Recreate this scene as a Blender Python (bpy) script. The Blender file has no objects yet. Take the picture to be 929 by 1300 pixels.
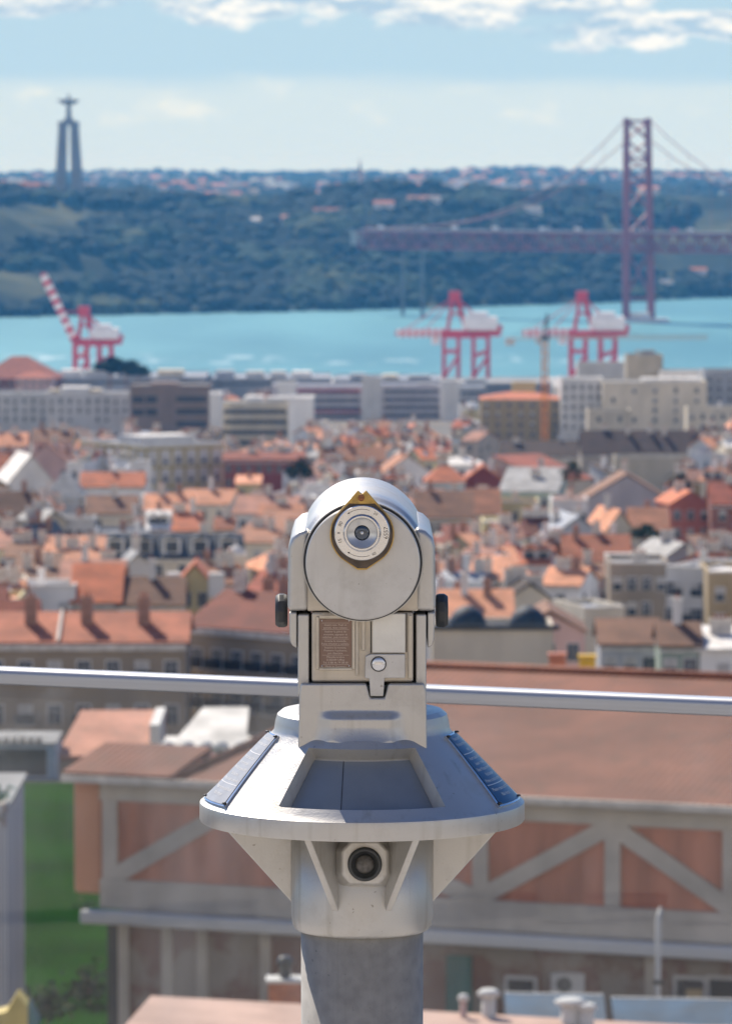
import bpy, math, random
from mathutils import Vector, Matrix
R = math.radians
rnd = random.Random(7)
sc = bpy.context.scene
COL = sc.collection
CZ = 1.9
PITCH = math.atan(432/6000)
cT, sT = math.cos(PITCH), math.sin(PITCH)

def P(px, py, Y):
    """point of the place seen at photo pixel (px,py) whose forward distance is Y"""
    u = (px-464.5)/6000; v = (650-py)/6000
    dy = cT+v*sT; dz = -sT+v*cT
    t = Y/dy
    return Vector((u*t, Y, CZ+dz*t))
def Zp(py, Y): return P(464.5, py, Y).z
def proj(p):
    d = Vector(p)-Vector((0, 0, CZ))
    f = d.y*cT-d.z*sT; up = d.y*sT+d.z*cT
    return 464.5+6000*d.x/f, 650-6000*up/f

# ------------------------------------------------------------------ materials
def mat(name, col, rough=0.7, metal=0.0, var=0.15, vscale=1.0, bump=0.0, bscale=20.0, spec=0.5, col2=None, stretch=None, coords='Object', detail=4.0, c2pos=(0.35, 0.65), bdist=0.01):
    m = bpy.data.materials.new(name); m.use_nodes = True
    nt = m.node_tree; N = nt.nodes; L = nt.links
    b = N['Principled BSDF']
    b.inputs['Roughness'].default_value = rough
    b.inputs['Metallic'].default_value = metal
    b.inputs['Specular IOR Level'].default_value = spec
    tc = N.new('ShaderNodeTexCoord')
    src = tc.outputs[coords]
    if stretch:
        mp = N.new('ShaderNodeMapping'); mp.inputs['Scale'].default_value = stretch
        L.new(src, mp.inputs['Vector']); src = mp.outputs['Vector']
    n = N.new('ShaderNodeTexNoise'); n.inputs['Scale'].default_value = vscale; n.inputs['Detail'].default_value = detail
    L.new(src, n.inputs['Vector'])
    r = N.new('ShaderNodeValToRGB')
    c = Vector(col[:3])
    if col2 is None:
        a = c*(1-var); d = c*(1+var)
    else:
        a = Vector(col2); d = c
    r.color_ramp.elements[0].position = c2pos[0]; r.color_ramp.elements[1].position = c2pos[1]
    r.color_ramp.elements[0].color = (*a, 1); r.color_ramp.elements[1].color = (*[min(1, q) for q in d], 1)
    L.new(n.outputs['Fac'], r.inputs['Fac']); L.new(r.outputs['Color'], b.inputs['Base Color'])
    if bump:
        n2 = N.new('ShaderNodeTexNoise'); n2.inputs['Scale'].default_value = bscale; n2.inputs['Detail'].default_value = 3
        L.new(src, n2.inputs['Vector'])
        bp = N.new('ShaderNodeBump'); bp.inputs['Strength'].default_value = bump; bp.inputs['Distance'].default_value = bdist
        L.new(n2.outputs['Fac'], bp.inputs['Height']); L.new(bp.outputs['Normal'], b.inputs['Normal'])
    return m

def tile_mat(name, col, step=0.28):
    """rows of clay tiles: ribs running down the slope, patchy weathering"""
    m = mat(name, col, 0.85, 0, 0.22, 0.35)
    nt = m.node_tree; N = nt.nodes; L = nt.links; b = N['Principled BSDF']
    tc = [n for n in N if n.type == 'TEX_COORD'][0]
    base = [n for n in N if n.type == 'VALTORGB'][0]
    # random per-object tint
    oi = N.new('ShaderNodeObjectInfo')
    hs = N.new('ShaderNodeHueSaturation')
    mr = N.new('ShaderNodeMapRange'); mr.inputs[3].default_value = 0.45; mr.inputs[4].default_value = 1.15
    L.new(oi.outputs['Random'], mr.inputs[0]); L.new(mr.outputs[0], hs.inputs['Value'])
    # blotches of lichen
    n3 = N.new('ShaderNodeTexNoise'); n3.inputs['Scale'].default_value = 1.3; n3.inputs['Detail'].default_value = 6
    L.new(tc.outputs['Object'], n3.inputs['Vector'])
    cr = N.new('ShaderNodeValToRGB'); cr.color_ramp.elements[0].position = 0.52; cr.color_ramp.elements[1].position = 0.75
    cr.color_ramp.elements[0].color = (0, 0, 0, 1); cr.color_ramp.elements[1].color = (0.6, 0.6, 0.6, 1)
    L.new(n3.outputs['Fac'], cr.inputs['Fac'])
    mx = N.new('ShaderNodeMix'); mx.data_type = 'RGBA'
    L.new(cr.outputs['Color'], mx.inputs['Factor']); L.new(base.outputs['Color'], mx.inputs['A'])
    mx.inputs['B'].default_value = (col[0]*0.55, col[1]*0.75, col[2]*0.8, 1)
    L.new(mx.outputs['Result'], hs.inputs['Color']); L.new(hs.outputs['Color'], b.inputs['Base Color'])
    w = N.new('ShaderNodeTexWave'); w.bands_direction = 'X'; w.inputs['Scale'].default_value = 1.0/step/2; w.inputs['Distortion'].default_value = 0.4
    L.new(tc.outputs['Object'], w.inputs['Vector'])
    bp = N.new('ShaderNodeBump'); bp.inputs['Strength'].default_value = 0.5; bp.inputs['Distance'].default_value = 0.05
    L.new(w.outputs['Fac'], bp.inputs['Height']); L.new(bp.outputs['Normal'], b.inputs['Normal'])
    return m

def wall_mat(name, col):
    m = mat(name, col, 0.85, 0, 0.12, 0.25, stretch=(1, 1, 0.4))
    N = m.node_tree.nodes; L = m.node_tree.links; b = N['Principled BSDF']
    base = [n for n in N if n.type == 'VALTORGB'][0]
    oi = N.new('ShaderNodeObjectInfo'); hs = N.new('ShaderNodeHueSaturation')
    mr = N.new('ShaderNodeMapRange'); mr.inputs[3].default_value = 0.62; mr.inputs[4].default_value = 1.1
    L.new(oi.outputs['Random'], mr.inputs[0]); L.new(mr.outputs[0], hs.inputs['Value'])
    L.new(base.outputs['Color'], hs.inputs['Color']); L.new(hs.outputs['Color'], b.inputs['Base Color'])
    return m

WALL = {k: wall_mat('wall_'+k, v) for k, v in dict(
    white=(.80, .78, .74), cream=(.70, .62, .48), ochre=(.55, .42, .24), pink=(.62, .42, .38), lilac=(.52, .48, .50),
    yellow=(.66, .56, .30), coral=(.62, .20, .14), maroon=(.28, .06, .05), beige=(.46, .40, .33), grey=(.42, .43, .45),
    brown=(.33, .25, .21), brick=(.30, .13, .10), blue=(.42, .52, .62), green=(.45, .55, .45), stone=(.46, .38, .29)).items()}
ROOF = {k: tile_mat('roof_'+k, v) for k, v in dict(
    terracotta=(.50, .15, .065), salmon=(.62, .27, .145), rust=(.34, .085, .045), brown=(.24, .12, .07), umber=(.07, .04, .03),
    rose=(.50, .24, .165)).items()}
ROOF.update({k: mat('roof_'+k, v, 0.7, 0, 0.3, 0.5) for k, v in dict(slate=(.03, .045, .07), grey=(.25, .25, .25), white=(.70, .67, .62), bluegrey=(.24, .27, .32)).items()})
M = {}
M['glass_dark'] = mat('window_glass', (.03, .04, .055), 0.15, 0, 0.2, 0.5, spec=0.6)
M['frame'] = mat('window_frame', (.62, .60, .57), 0.6)
M['shade'] = mat('roller_blind', (.5, .48, .45), 0.8)
M['chim'] = mat('chimney_render', (.62, .57, .50), 0.9, 0, 0.2, 1.5)
M['chimb'] = mat('chimney_brick', (.34, .20, .15), 0.9, 0, 0.2, 1.5)
M['dark'] = mat('dark_metal', (.03, .035, .04), 0.4)
M['iron'] = mat('iron_railing', (.03, .03, .035), 0.5)

# ------------------------------------------------------------------ mesh builder
class MB:
    def __init__(s): s.v = []; s.f = []; s.m = []; s.mats = []; s.sm = []
    def mi(s, m):
        if m not in s.mats: s.mats.append(m)
        return s.mats.index(m)
    def add(s, vs, fs, m, smooth=False):
        o = len(s.v); s.v += [tuple(v) for v in vs]
        i = s.mi(m)
        for f in fs: s.f.append(tuple(o+k for k in f)); s.m.append(i); s.sm.append(smooth)
        return s
    def box(s, x0, x1, y0, y1, z0, z1, m, M4=None):
        vs = [Vector(p) for p in [(x0, y0, z0), (x1, y0, z0), (x1, y1, z0), (x0, y1, z0), (x0, y0, z1), (x1, y0, z1), (x1, y1, z1), (x0, y1, z1)]]
        if M4: vs = [M4 @ v for v in vs]
        return s.add(vs, [(3, 2, 1, 0), (4, 5, 6, 7), (0, 1, 5, 4), (1, 2, 6, 5), (2, 3, 7, 6), (3, 0, 4, 7)], m)
    def prism(s, poly, y0, y1, m):
        """poly of (x,z), extruded along y"""
        n = len(poly)
        vs = [(x, y0, z) for x, z in poly]+[(x, y1, z) for x, z in poly]
        fs = [tuple(range(n)), tuple(range(2*n-1, n-1, -1))]+[(i+n, (i+1) % n+n, (i+1) % n, i) for i in range(n)]
        return s.add(vs, fs, m)
    def hull2(s, a, b, m):
        """closed solid between two equally long rings"""
        n = len(a)
        return s.add(list(a)+list(b), [tuple(range(n-1, -1, -1)), tuple(range(n, 2*n))]+[(i, (i+1) % n, (i+1) % n+n, i+n) for i in range(n)], m)
    def bar(s, a, b, w, m, h=None):
        a = Vector(a); b = Vector(b); d = (b-a).normalized()
        up = Vector((0, 0, 1)) if abs(d.z) < .95 else Vector((0, 1, 0))
        x = d.cross(up).normalized()*w/2; y = x.cross(d).normalized()*(h or w)/2
        return s.hull2([a-x-y, a+x-y, a+x+y, a-x+y], [b-x-y, b+x-y, b+x+y, b-x+y], m)
    def tube(s, pts, r, m, n=10, smooth=True):
        pts = [Vector(p) for p in pts]; rr = r if isinstance(r, (list, tuple)) else [r]*len(pts)
        vs = []; fs = []
        for i, p in enumerate(pts):
            d = (pts[min(i+1, len(pts)-1)]-pts[max(i-1, 0)]).normalized()
            up = Vector((0, 0, 1)) if abs(d.z) < .9 else Vector((1, 0, 0))
            x = d.cross(up).normalized(); y = x.cross(d)
            for k in range(n):
                t = 2*math.pi*k/n; vs.append(p+(x*math.cos(t)+y*math.sin(t))*rr[i])
        for i in range(len(pts)-1):
            for k in range(n): fs.append((i*n+k, i*n+(k+1) % n, (i+1)*n+(k+1) % n, (i+1)*n+k))
        s.add(vs, fs, m, smooth)
        o = len(s.v)-len(vs)
        s.f.append(tuple(o+k for k in range(n-1, -1, -1))); s.m.append(s.mi(m)); s.sm.append(False)
        s.f.append(tuple(o+len(vs)-n+k for k in range(n))); s.m.append(s.mi(m)); s.sm.append(False)
        return s
    def lathe(s, prof, m, axis='Z', c=(0, 0, 0), n=64, smooth=True, cap=True):
        """prof = [(radius, along axis)]"""
        vs = []; fs = []
        for r, h in prof:
            for k in range(n):
                t = 2*math.pi*k/n; a, b = r*math.cos(t), r*math.sin(t)
                p = (a, b, h) if axis == 'Z' else ((a, h, b) if axis == 'Y' else (h, a, b))
                vs.append(Vector(c)+Vector(p))
        for i in range(len(prof)-1):
            for k in range(n): fs.append((i*n+k, i*n+(k+1) % n, (i+1)*n+(k+1) % n, (i+1)*n+k))
        s.add(vs, fs, m, smooth)
        if cap:
            o = len(s.v)-len(vs)
            for q in (0, len(prof)-1):
                if prof[q][0] > 1e-5: s.f.append(tuple(o+q*n+k for k in range(n))); s.m.append(s.mi(m)); s.sm.append(False)
        return s
    def mesh(s, name):
        me = bpy.data.meshes.new(name); me.from_pydata(s.v, [], s.f)
        for m in s.mats: me.materials.append(m)
        me.polygons.foreach_set('material_index', s.m); me.polygons.foreach_set('use_smooth', s.sm)
        me.update()
        import bmesh
        bm = bmesh.new(); bm.from_mesh(me); bmesh.ops.recalc_face_normals(bm, faces=bm.faces); bm.to_mesh(me); bm.free()
        return me
    def build(s, name, parent=None, loc=None, bevel=0, seg=2, merge=False, auto=None):
        me = s.mesh(name)
        if merge:
            import bmesh
            bm = bmesh.new(); bm.from_mesh(me); bmesh.ops.remove_doubles(bm, verts=bm.verts, dist=1e-5); bmesh.ops.recalc_face_normals(bm, faces=bm.faces); bm.to_mesh(me); bm.free()
        if auto is not None:
            me.polygons.foreach_set('use_smooth', [True]*len(me.polygons)); me.set_sharp_from_angle(angle=R(auto))
        o = bpy.data.objects.new(name, me); COL.objects.link(o)
        if loc is not None: o.location = loc
        if parent: o.parent = parent
        if bevel:
            bv = o.modifiers.new('Bevel', 'BEVEL'); bv.width = bevel; bv.segments = seg; bv.limit_method = 'ANGLE'; bv.angle_limit = R(35)
            bv.harden_normals = False
            me.polygons.foreach_set('use_smooth', [True]*len(me.polygons)); 
            wn = o.modifiers.new('WN', 'WEIGHTED_NORMAL')
        return o

def empty(name, loc, rz=0):
    o = bpy.data.objects.new(name, None); COL.objects.link(o); o.location = loc; o.rotation_euler = (0, 0, rz); o.empty_display_size = .5
    return o
def tag(o, label=None, cat=None, group=None, kind=None):
    if label: o['label'] = label
    if cat: o['category'] = cat
    if group: o['group'] = group
    if kind: o['kind'] = kind
    return o
def inst(name, me, parent, loc=(0, 0, 0), rz=0, scale=None):
    o = bpy.data.objects.new(name, me); COL.objects.link(o); o.parent = parent; o.location = loc; o.rotation_euler = (0, 0, rz)
    if scale: o.scale = scale
    return o
def text_geo(txt, size=1.0, align='LEFT', spacing=1.0):
    cu = bpy.data.curves.new('t', 'FONT'); cu.body = txt; cu.size = size; cu.align_x = align; cu.space_line = spacing; cu.resolution_u = 2
    o = bpy.data.objects.new('t', cu); COL.objects.link(o)
    dg = bpy.context.evaluated_depsgraph_get(); dg.update()
    me = bpy.data.meshes.new_from_object(o.evaluated_get(dg))
    vs = [v.co.copy() for v in me.vertices]; fs = [tuple(p.vertices) for p in me.polygons]
    bpy.data.objects.remove(o); bpy.data.curves.remove(cu); bpy.data.meshes.remove(me)
    return vs, fs

# ------------------------------------------------------------------ terrain profile
EAVE = [(455, 2950), (480, 2300), (500, 1900), (530, 1500), (560, 1250), (600, 1000), (640, 860), (680, 740), (720, 650), (760, 570), (800, 480), (840, 420)]
def D_of(y):
    if y <= EAVE[0][0]: return EAVE[0][1]
    for (a, da), (b, db) in zip(EAVE, EAVE[1:]):
        if y <= b: return da+(db-da)*(y-a)/(b-a)
    return EAVE[-1][1]
PROF = [(-60, -3), (2, -3), (9.5, -4), (20, -10), (60, -24), (110, -33), (190, -36.6), (286, -35.0), (300, -44), (330, -44.5)]
PROF += [(d, Zp(y, d)-13.0) for y, d in reversed(EAVE)][0:-1]
PROF += [(2850, -127.0), (2960, -127.4), (2985, -133)]
PROF = sorted(PROF)
WZ = -128.4
def ground_z(d):
    for (a, za), (b, zb) in zip(PROF, PROF[1:]):
        if d <= b: return za+(zb-za)*(d-a)/(b-a)
    return PROF[-1][1]

mb = MB()
gm = mat('ground_soil', (.17, .145, .12), 0.95, 0, 0.3, 0.02, col2=(.11, .10, .08))
ys = [p[0] for p in PROF if p[0] > 9.6 or p[0] < 0]
ys = sorted(set([-60, 9.6]+[y for y in ys if y > 9.6]))
xs = [-9000, -3000, -600, -200, 0, 200, 600, 3000, 9000]
vs = []; fs = []
for y in ys:
    for x in xs: vs.append((x, y, ground_z(y)-0.02))
for i in range(len(ys)-1):
    for j in range(len(xs)-1): a = i*len(xs)+j; fs.append((a, a+1, a+1+len(xs), a+len(xs)))
mb.add(vs, fs, gm)
tag(mb.build('ground'), kind='structure')

# water
wm = bpy.data.materials.new('river_water'); wm.use_nodes = True
N = wm.node_tree.nodes; L = wm.node_tree.links; b = N['Principled BSDF']
b.inputs['Roughness'].default_value = .45; b.inputs['Specular IOR Level'].default_value = .12
tc = N.new('ShaderNodeTexCoord'); mp = N.new('ShaderNodeMapping'); mp.inputs['Scale'].default_value = (.004, .0011, 1)
L.new(tc.outputs['Object'], mp.inputs['Vector'])
n = N.new('ShaderNodeTexNoise'); n.inputs['Scale'].default_value = 1.2; n.inputs['Detail'].default_value = 7; L.new(mp.outputs[0], n.inputs['Vector'])
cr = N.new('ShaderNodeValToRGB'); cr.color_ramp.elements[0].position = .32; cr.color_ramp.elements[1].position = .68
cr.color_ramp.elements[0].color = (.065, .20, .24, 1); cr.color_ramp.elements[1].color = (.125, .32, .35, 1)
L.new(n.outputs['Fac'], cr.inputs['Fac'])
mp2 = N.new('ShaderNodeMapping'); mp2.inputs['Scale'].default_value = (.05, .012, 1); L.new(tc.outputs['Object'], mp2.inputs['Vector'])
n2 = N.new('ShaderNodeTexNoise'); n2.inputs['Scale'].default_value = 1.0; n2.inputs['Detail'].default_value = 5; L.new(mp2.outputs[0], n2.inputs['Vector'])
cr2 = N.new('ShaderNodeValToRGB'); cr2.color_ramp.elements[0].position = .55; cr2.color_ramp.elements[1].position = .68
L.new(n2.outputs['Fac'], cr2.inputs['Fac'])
sx = N.new('ShaderNodeSeparateXYZ'); L.new(tc.outputs['Object'], sx.inputs[0])
def bell(src, c, w):
    a = N.new('ShaderNodeMath'); a.operation = 'SUBTRACT'; L.new(src, a.inputs[0]); a.inputs[1].default_value = c
    d = N.new('ShaderNodeMath'); d.operation = 'DIVIDE'; L.new(a.outputs[0], d.inputs[0]); d.inputs[1].default_value = w
    e = N.new('ShaderNodeMath'); e.operation = 'MULTIPLY'; L.new(d.outputs[0], e.inputs[0]); L.new(d.outputs[0], e.inputs[1])
    f = N.new('ShaderNodeMath'); f.operation = 'SUBTRACT'; f.use_clamp = True; f.inputs[0].default_value = 1; L.new(e.outputs[0], f.inputs[1])
    return f.outputs[0]
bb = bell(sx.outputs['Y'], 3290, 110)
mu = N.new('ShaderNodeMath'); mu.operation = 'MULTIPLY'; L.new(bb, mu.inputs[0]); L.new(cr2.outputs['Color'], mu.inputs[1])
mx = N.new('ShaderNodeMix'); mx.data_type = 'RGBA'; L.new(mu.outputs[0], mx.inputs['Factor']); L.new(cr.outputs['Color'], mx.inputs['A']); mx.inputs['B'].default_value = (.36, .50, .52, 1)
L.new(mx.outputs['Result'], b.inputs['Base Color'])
nb = N.new('ShaderNodeTexNoise'); nb.inputs['Scale'].default_value = .12; L.new(tc.outputs['Object'], nb.inputs['Vector'])
bp = N.new('ShaderNodeBump'); bp.inputs['Strength'].default_value = .25; bp.inputs['Distance'].default_value = 1.5; L.new(nb.outputs['Fac'], bp.inputs['Height']); L.new(bp.outputs['Normal'], b.inputs['Normal'])
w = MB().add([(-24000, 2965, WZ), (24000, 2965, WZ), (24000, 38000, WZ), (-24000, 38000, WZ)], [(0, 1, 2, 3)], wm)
tag(w.build('water'), kind='structure')

# ------------------------------------------------------------------ far bank: hills, woods, town
from mathutils import noise as mnoise
def lerp(tab, x):
    if x <= tab[0][0]: return tab[0][1]
    for (a, va), (b_, vb) in zip(tab, tab[1:]):
        if x <= b_: return va+(vb-va)*(x-a)/(b_-a)
    return tab[-1][1]
CREST = [(-400, 232), (-100, 236), (0, 243), (60, 247), (120, 250), (180, 252), (230, 262), (300, 272), (345, 266), (400, 250), (440, 246), (520, 250), (600, 244), (700, 252), (800, 246), (929, 250), (1300, 262)]
SHORE = [(-900, 408), (0, 403), (450, 394), (620, 389), (800, 383), (929, 377), (1800, 372)]
def shore_d(px):
    y = lerp(SHORE, px)
    lo, hi = 2500., 9000.
    for _ in range(40):
        m_ = (lo+hi)/2
        if Zp(y, m_) > WZ: hi_ = hi; lo, hi = lo, m_
        else: lo = m_
        if Zp(y, m_) < WZ: pass
    return hi
def shore_d(px):
    y = lerp(SHORE, px)
    v = (650-y)/6000; dy = cT+v*sT; dz = -sT+v*cT
    return (WZ-CZ)/dz*dy
hill_m = mat('hillside', (.10, .105, .05), .95, 0, .3, 0.009, col2=(.012, .022, .012), c2pos=(.46, .68), detail=8, spec=.1)
def hill_h(px, t):
    """t=0 at the shore, 1 at the crest; returns (x,y,z)"""
    ds = shore_d(px); dc = ds+950+150*math.sin(px*.01)
    d = ds+(dc-ds)*t
    ztop = Zp(lerp(CREST, px), dc)
    k = 1-(1-min(1, t))**1.7
    z = WZ-1+(ztop-WZ+1)*k
    x = (px-464.5)/6000*d
    bmp = 26*mnoise.noise(Vector((x*.004, d*.006, 1)))+9*mnoise.noise(Vector((x*.014, d*.018, 5)))
    z += bmp*min(1, t*4)*(1 if t < .85 else max(0.15, (1-t)/.15))
    return Vector((x, d, z))
nx, nt_ = 560, 60
vs = []; fs = []
pxs = [-2600+i*(6200/nx) for i in range(nx+1)]
for i in range(nt_+1):
    t = i/nt_
    for q in pxs: vs.append(hill_h(q, t))
# behind the crest: falls a little
for q in pxs:
    p = hill_h(q, 1.0); vs.append(Vector((p.x*1.3, p.y+1200, p.z-38)))
for q in pxs:
    p = hill_h(q, 1.0); vs.append(Vector((p.x*1.6, p.y+2400, p.z-60)))
W1 = nx+1
for i in range(nt_+2):
    for j in range(nx): a = i*W1+j; fs.append((a, a+1, a+1+W1, a+W1))
tag(MB().add(vs, fs, hill_m, True).build('hills'), kind='structure')

# woodland canopy: many leaf-mass clumps over the hillside
leaf = [mat('wood_leaf_dark', (.008, .020, .018), .9, 0, .3, .2, spec=.1), mat('wood_leaf_mid', (.020, .042, .026), .9, 0, .3, .2, spec=.1), mat('wood_leaf_pale', (.070, .085, .04), .9, 0, .3, .2, spec=.1)]
def blob(mb, c, r, m, rg):
    vs = []; fs = []
    rings = 3; seg = 6
    vs.append(Vector(c)+Vector((0, 0, r*.8)))
    for i in range(1, rings):
        ph = math.pi*i/rings
        for k in range(seg):
            t = 2*math.pi*k/seg+i*.5; q = r*(.75+.5*rg.random())
            vs.append(Vector(c)+Vector((math.sin(ph)*math.cos(t)*q, math.sin(ph)*math.sin(t)*q, math.cos(ph)*q*.8)))
    vs.append(Vector(c)+Vector((0, 0, -r*.8)))
    for k in range(seg): fs.append((0, 1+k, 1+(k+1) % seg))
    for k in range(seg): a = 1+k; b_ = 1+(k+1) % seg; fs.append((a, a+seg, b_+seg, b_))
    for k in range(seg): fs.append((len(vs)-1, 1+seg+(k+1) % seg, 1+seg+k))
    mb.add(vs, fs, m)
wb = MB(); rg = random.Random(3)
for i in range(5200):
    q = rg.uniform(-250, 1180); t = rg.random()**.9
    p = hill_h(q, t*1.0)
    open_ = mnoise.noise(Vector((p.x*.004, p.z*.035, 9)))+.35*mnoise.noise(Vector((p.x*.02, p.z*.08, 2)))
    if open_ > .17 and t > .03: continue
    tone = mnoise.noise(Vector((p.x*.01, p.z*.05, 4)))+rg.uniform(-.16, .16)
    blob(wb, p+Vector((0, 0, 3)), rg.uniform(6, 15), leaf[0 if tone < .16 else (1 if tone < .50 else 2)], rg)
for i in range(9000):
    q = rg.choice([rg.uniform(-2300, -250), rg.uniform(1180, 3300)]); t = rg.random()**.9; p = hill_h(q, t)
    if mnoise.noise(Vector((p.x*.004, p.z*.035, 9))) > .17: continue
    blob(wb, p+Vector((0, 0, 3)), rg.uniform(7, 16), leaf[rg.choice([0, 0, 1])], rg)
tag(wb.build('woodland'), 'dark green woodland covering the hills across the river', 'woodland', kind='stuff')

# plateau behind, reaching the horizon
pl_m = mat('plateau_soil', (.13, .14, .08), .95, 0, .4, .002, col2=(.05, .07, .04), detail=8)
vs = []; fs = []
yy = [5600, 6200, 7000, 8000, 9500, 11500, 14000, 18000, 24000, 38000]
zz = [-60, -52, -44, -36, -26, -14, -6, -8, -12, -20]
xx = [-24000]+[-3000+i*120 for i in range(51)]+[24000]
def plat_z(x, y):
    z = lerp(list(zip(yy, zz)), y)
    return z+(14*mnoise.noise(Vector((x*.0012, y*.0006, 3)))+8*mnoise.noise(Vector((x*.004, y*.001, 8))))*(1 if y < 15000 else .3)
for y in yy:
    for x in xx: vs.append((x, y, plat_z(x, y)))
for i in range(len(yy)-1):
    for j in range(len(xx)-1): a = i*len(xx)+j; fs.append((a, a+1, a+1+len(xx), a+len(xx)))
tag(MB().add(vs, fs, pl_m, True).build('terrain'), kind='structure')
# far town on the plateau and the woods between: one mass
tw = MB(); rg = random.Random(11); twm = [WALL['beige'], WALL['grey'], WALL['lilac'], WALL['pink'], WALL['white'], WALL['stone']]
for i in range(1500):
    y = rg.uniform(6000, 11800)
    px = rg.uniform(-60, 990)
    x = (px-464.5)/6000*y
    if mnoise.noise(Vector((x*.003, y*.0012, 12))) < -.05: continue
    z = plat_z(x, y); s = rg.uniform(5, 16); h = rg.uniform(5, 13)*(1.6 if rg.random() < .1 else 1)
    m_ = twm[rg.choice([0, 0, 1, 1, 2, 2, 3, 4, 5])]
    tw.box(x-s, x+s, y, y+s, z-4, z+h, m_)
    if rg.random() < .2: tw.add([(x-s, y-.5, z+h), (x+s, y-.5, z+h), (x+s, y+s, z+h), (x-s, y+s, z+h), (x-s, y+s/2, z+h+3), (x+s, y+s/2, z+h+3)], [(0, 1, 5, 4), (3, 4, 5, 2), (0, 4, 3), (1, 2, 5)], ROOF['terracotta'])
for i in range(2600):
    y = rg.uniform(6000, 11800); px = rg.choice([rg.uniform(-1500, -60), rg.uniform(990, 2400)]); x = (px-464.5)/6000*y
    if mnoise.noise(Vector((x*.003, y*.0012, 12))) < -.05: continue
    z = plat_z(x, y); s = rg.uniform(5, 16); tw.box(x-s, x+s, y, y+s, z-4, z+rg.uniform(5, 13), twm[rg.randrange(6)])
tag(tw.build('distant_town'), 'pale town spread on the plateau behind the wooded hills', 'town', kind='stuff')
tw = MB()
for i in range(2600):
    y = rg.uniform(5700, 13500); px = rg.uniform(-60, 990); x = (px-464.5)/6000*y
    if mnoise.noise(Vector((x*.003, y*.0012, 12))) > .2: continue
    blob(tw, (x, y, plat_z(x, y)+2), rg.uniform(9, 20), leaf[0], rg)
tag(tw.build('distant_woods'), 'dark tree belts on the plateau between the far town houses', 'woods', kind='stuff')

# a few villas among the woods across the river
def far_house(px, t, w, h, wall, roof, label):
    p = hill_h(px, t)
    r = empty('hillside_house', p)
    MB().box(-w/2, w/2, -4, 4, -6, h+3, WALL[wall]).build('wall', r)
    MB().add([(-w/2-.5, -4.5, h+3.02), (w/2+.5, -4.5, h+3.02), (w/2+.5, 4.5, h+3.02), (-w/2-.5, 4.5, h+3.02), (-w/2, 0, h+6), (w/2, 0, h+6)], [(0, 1, 5, 4), (3, 4, 5, 2), (0, 4, 3), (1, 2, 5), (3, 2, 1, 0)], ROOF[roof]).build('roof', r)
    tag(r, label, 'house', 'houses on the wooded hills across the river')
FH = [(487, .56, 22, 12, 'white', 'terracotta', 'white house in the woods left above the bridge deck end'),
      (537, .60, 34, 10, 'pink', 'salmon', 'long pink house in the woods above the left end of the bridge'),
      (552, .52, 12, 9, 'white', 'grey', 'small white house just below the long pink hillside house'),
      (672, .62, 26, 9, 'white', 'grey', 'white low building in the woods midway between pink house and bridge tower'),
      (325, .66, 10, 8, 'white', 'white', 'lone tiny white building on the hillside right of the monument'),
      (375, .62, 30, 9, 'cream', 'salmon', 'cream house with salmon roof on the hillside above the river centre'),
      (418, .62, 34, 10, 'white', 'terracotta', 'white terracotta-roofed house on the hillside near the far hazy tower'),
      (885, .10, 18, 8, 'white', 'terracotta', 'white house by the far shore right of the bridge tower'),
      (845, .05, 14, 7, 'cream', 'grey', 'cream shed on the far shore just right of the bridge tower'),
      (18, .93, 60, 9, 'pink', 'terracotta', 'long pink building with red roof on the crest left of the monument')]
for a in FH: far_house(*a)
# far hazy tower
p = hill_h(457, .97); r = empty('far_tower', p)
MB().box(-16, 16, -8, 8, -6, 12, WALL['pink']).build('wall', r)
mb = MB().box(-2.5, 2.5, -2.5, 2.5, 12.02, 26, WALL['lilac']); mb.lathe([(1.6, 26), (0.3, 38)], WALL['grey'], n=8); mb.build('spire', r)
tag(r, 'faint pink building with thin spire on the hill crest near picture centre', 'building')

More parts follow.
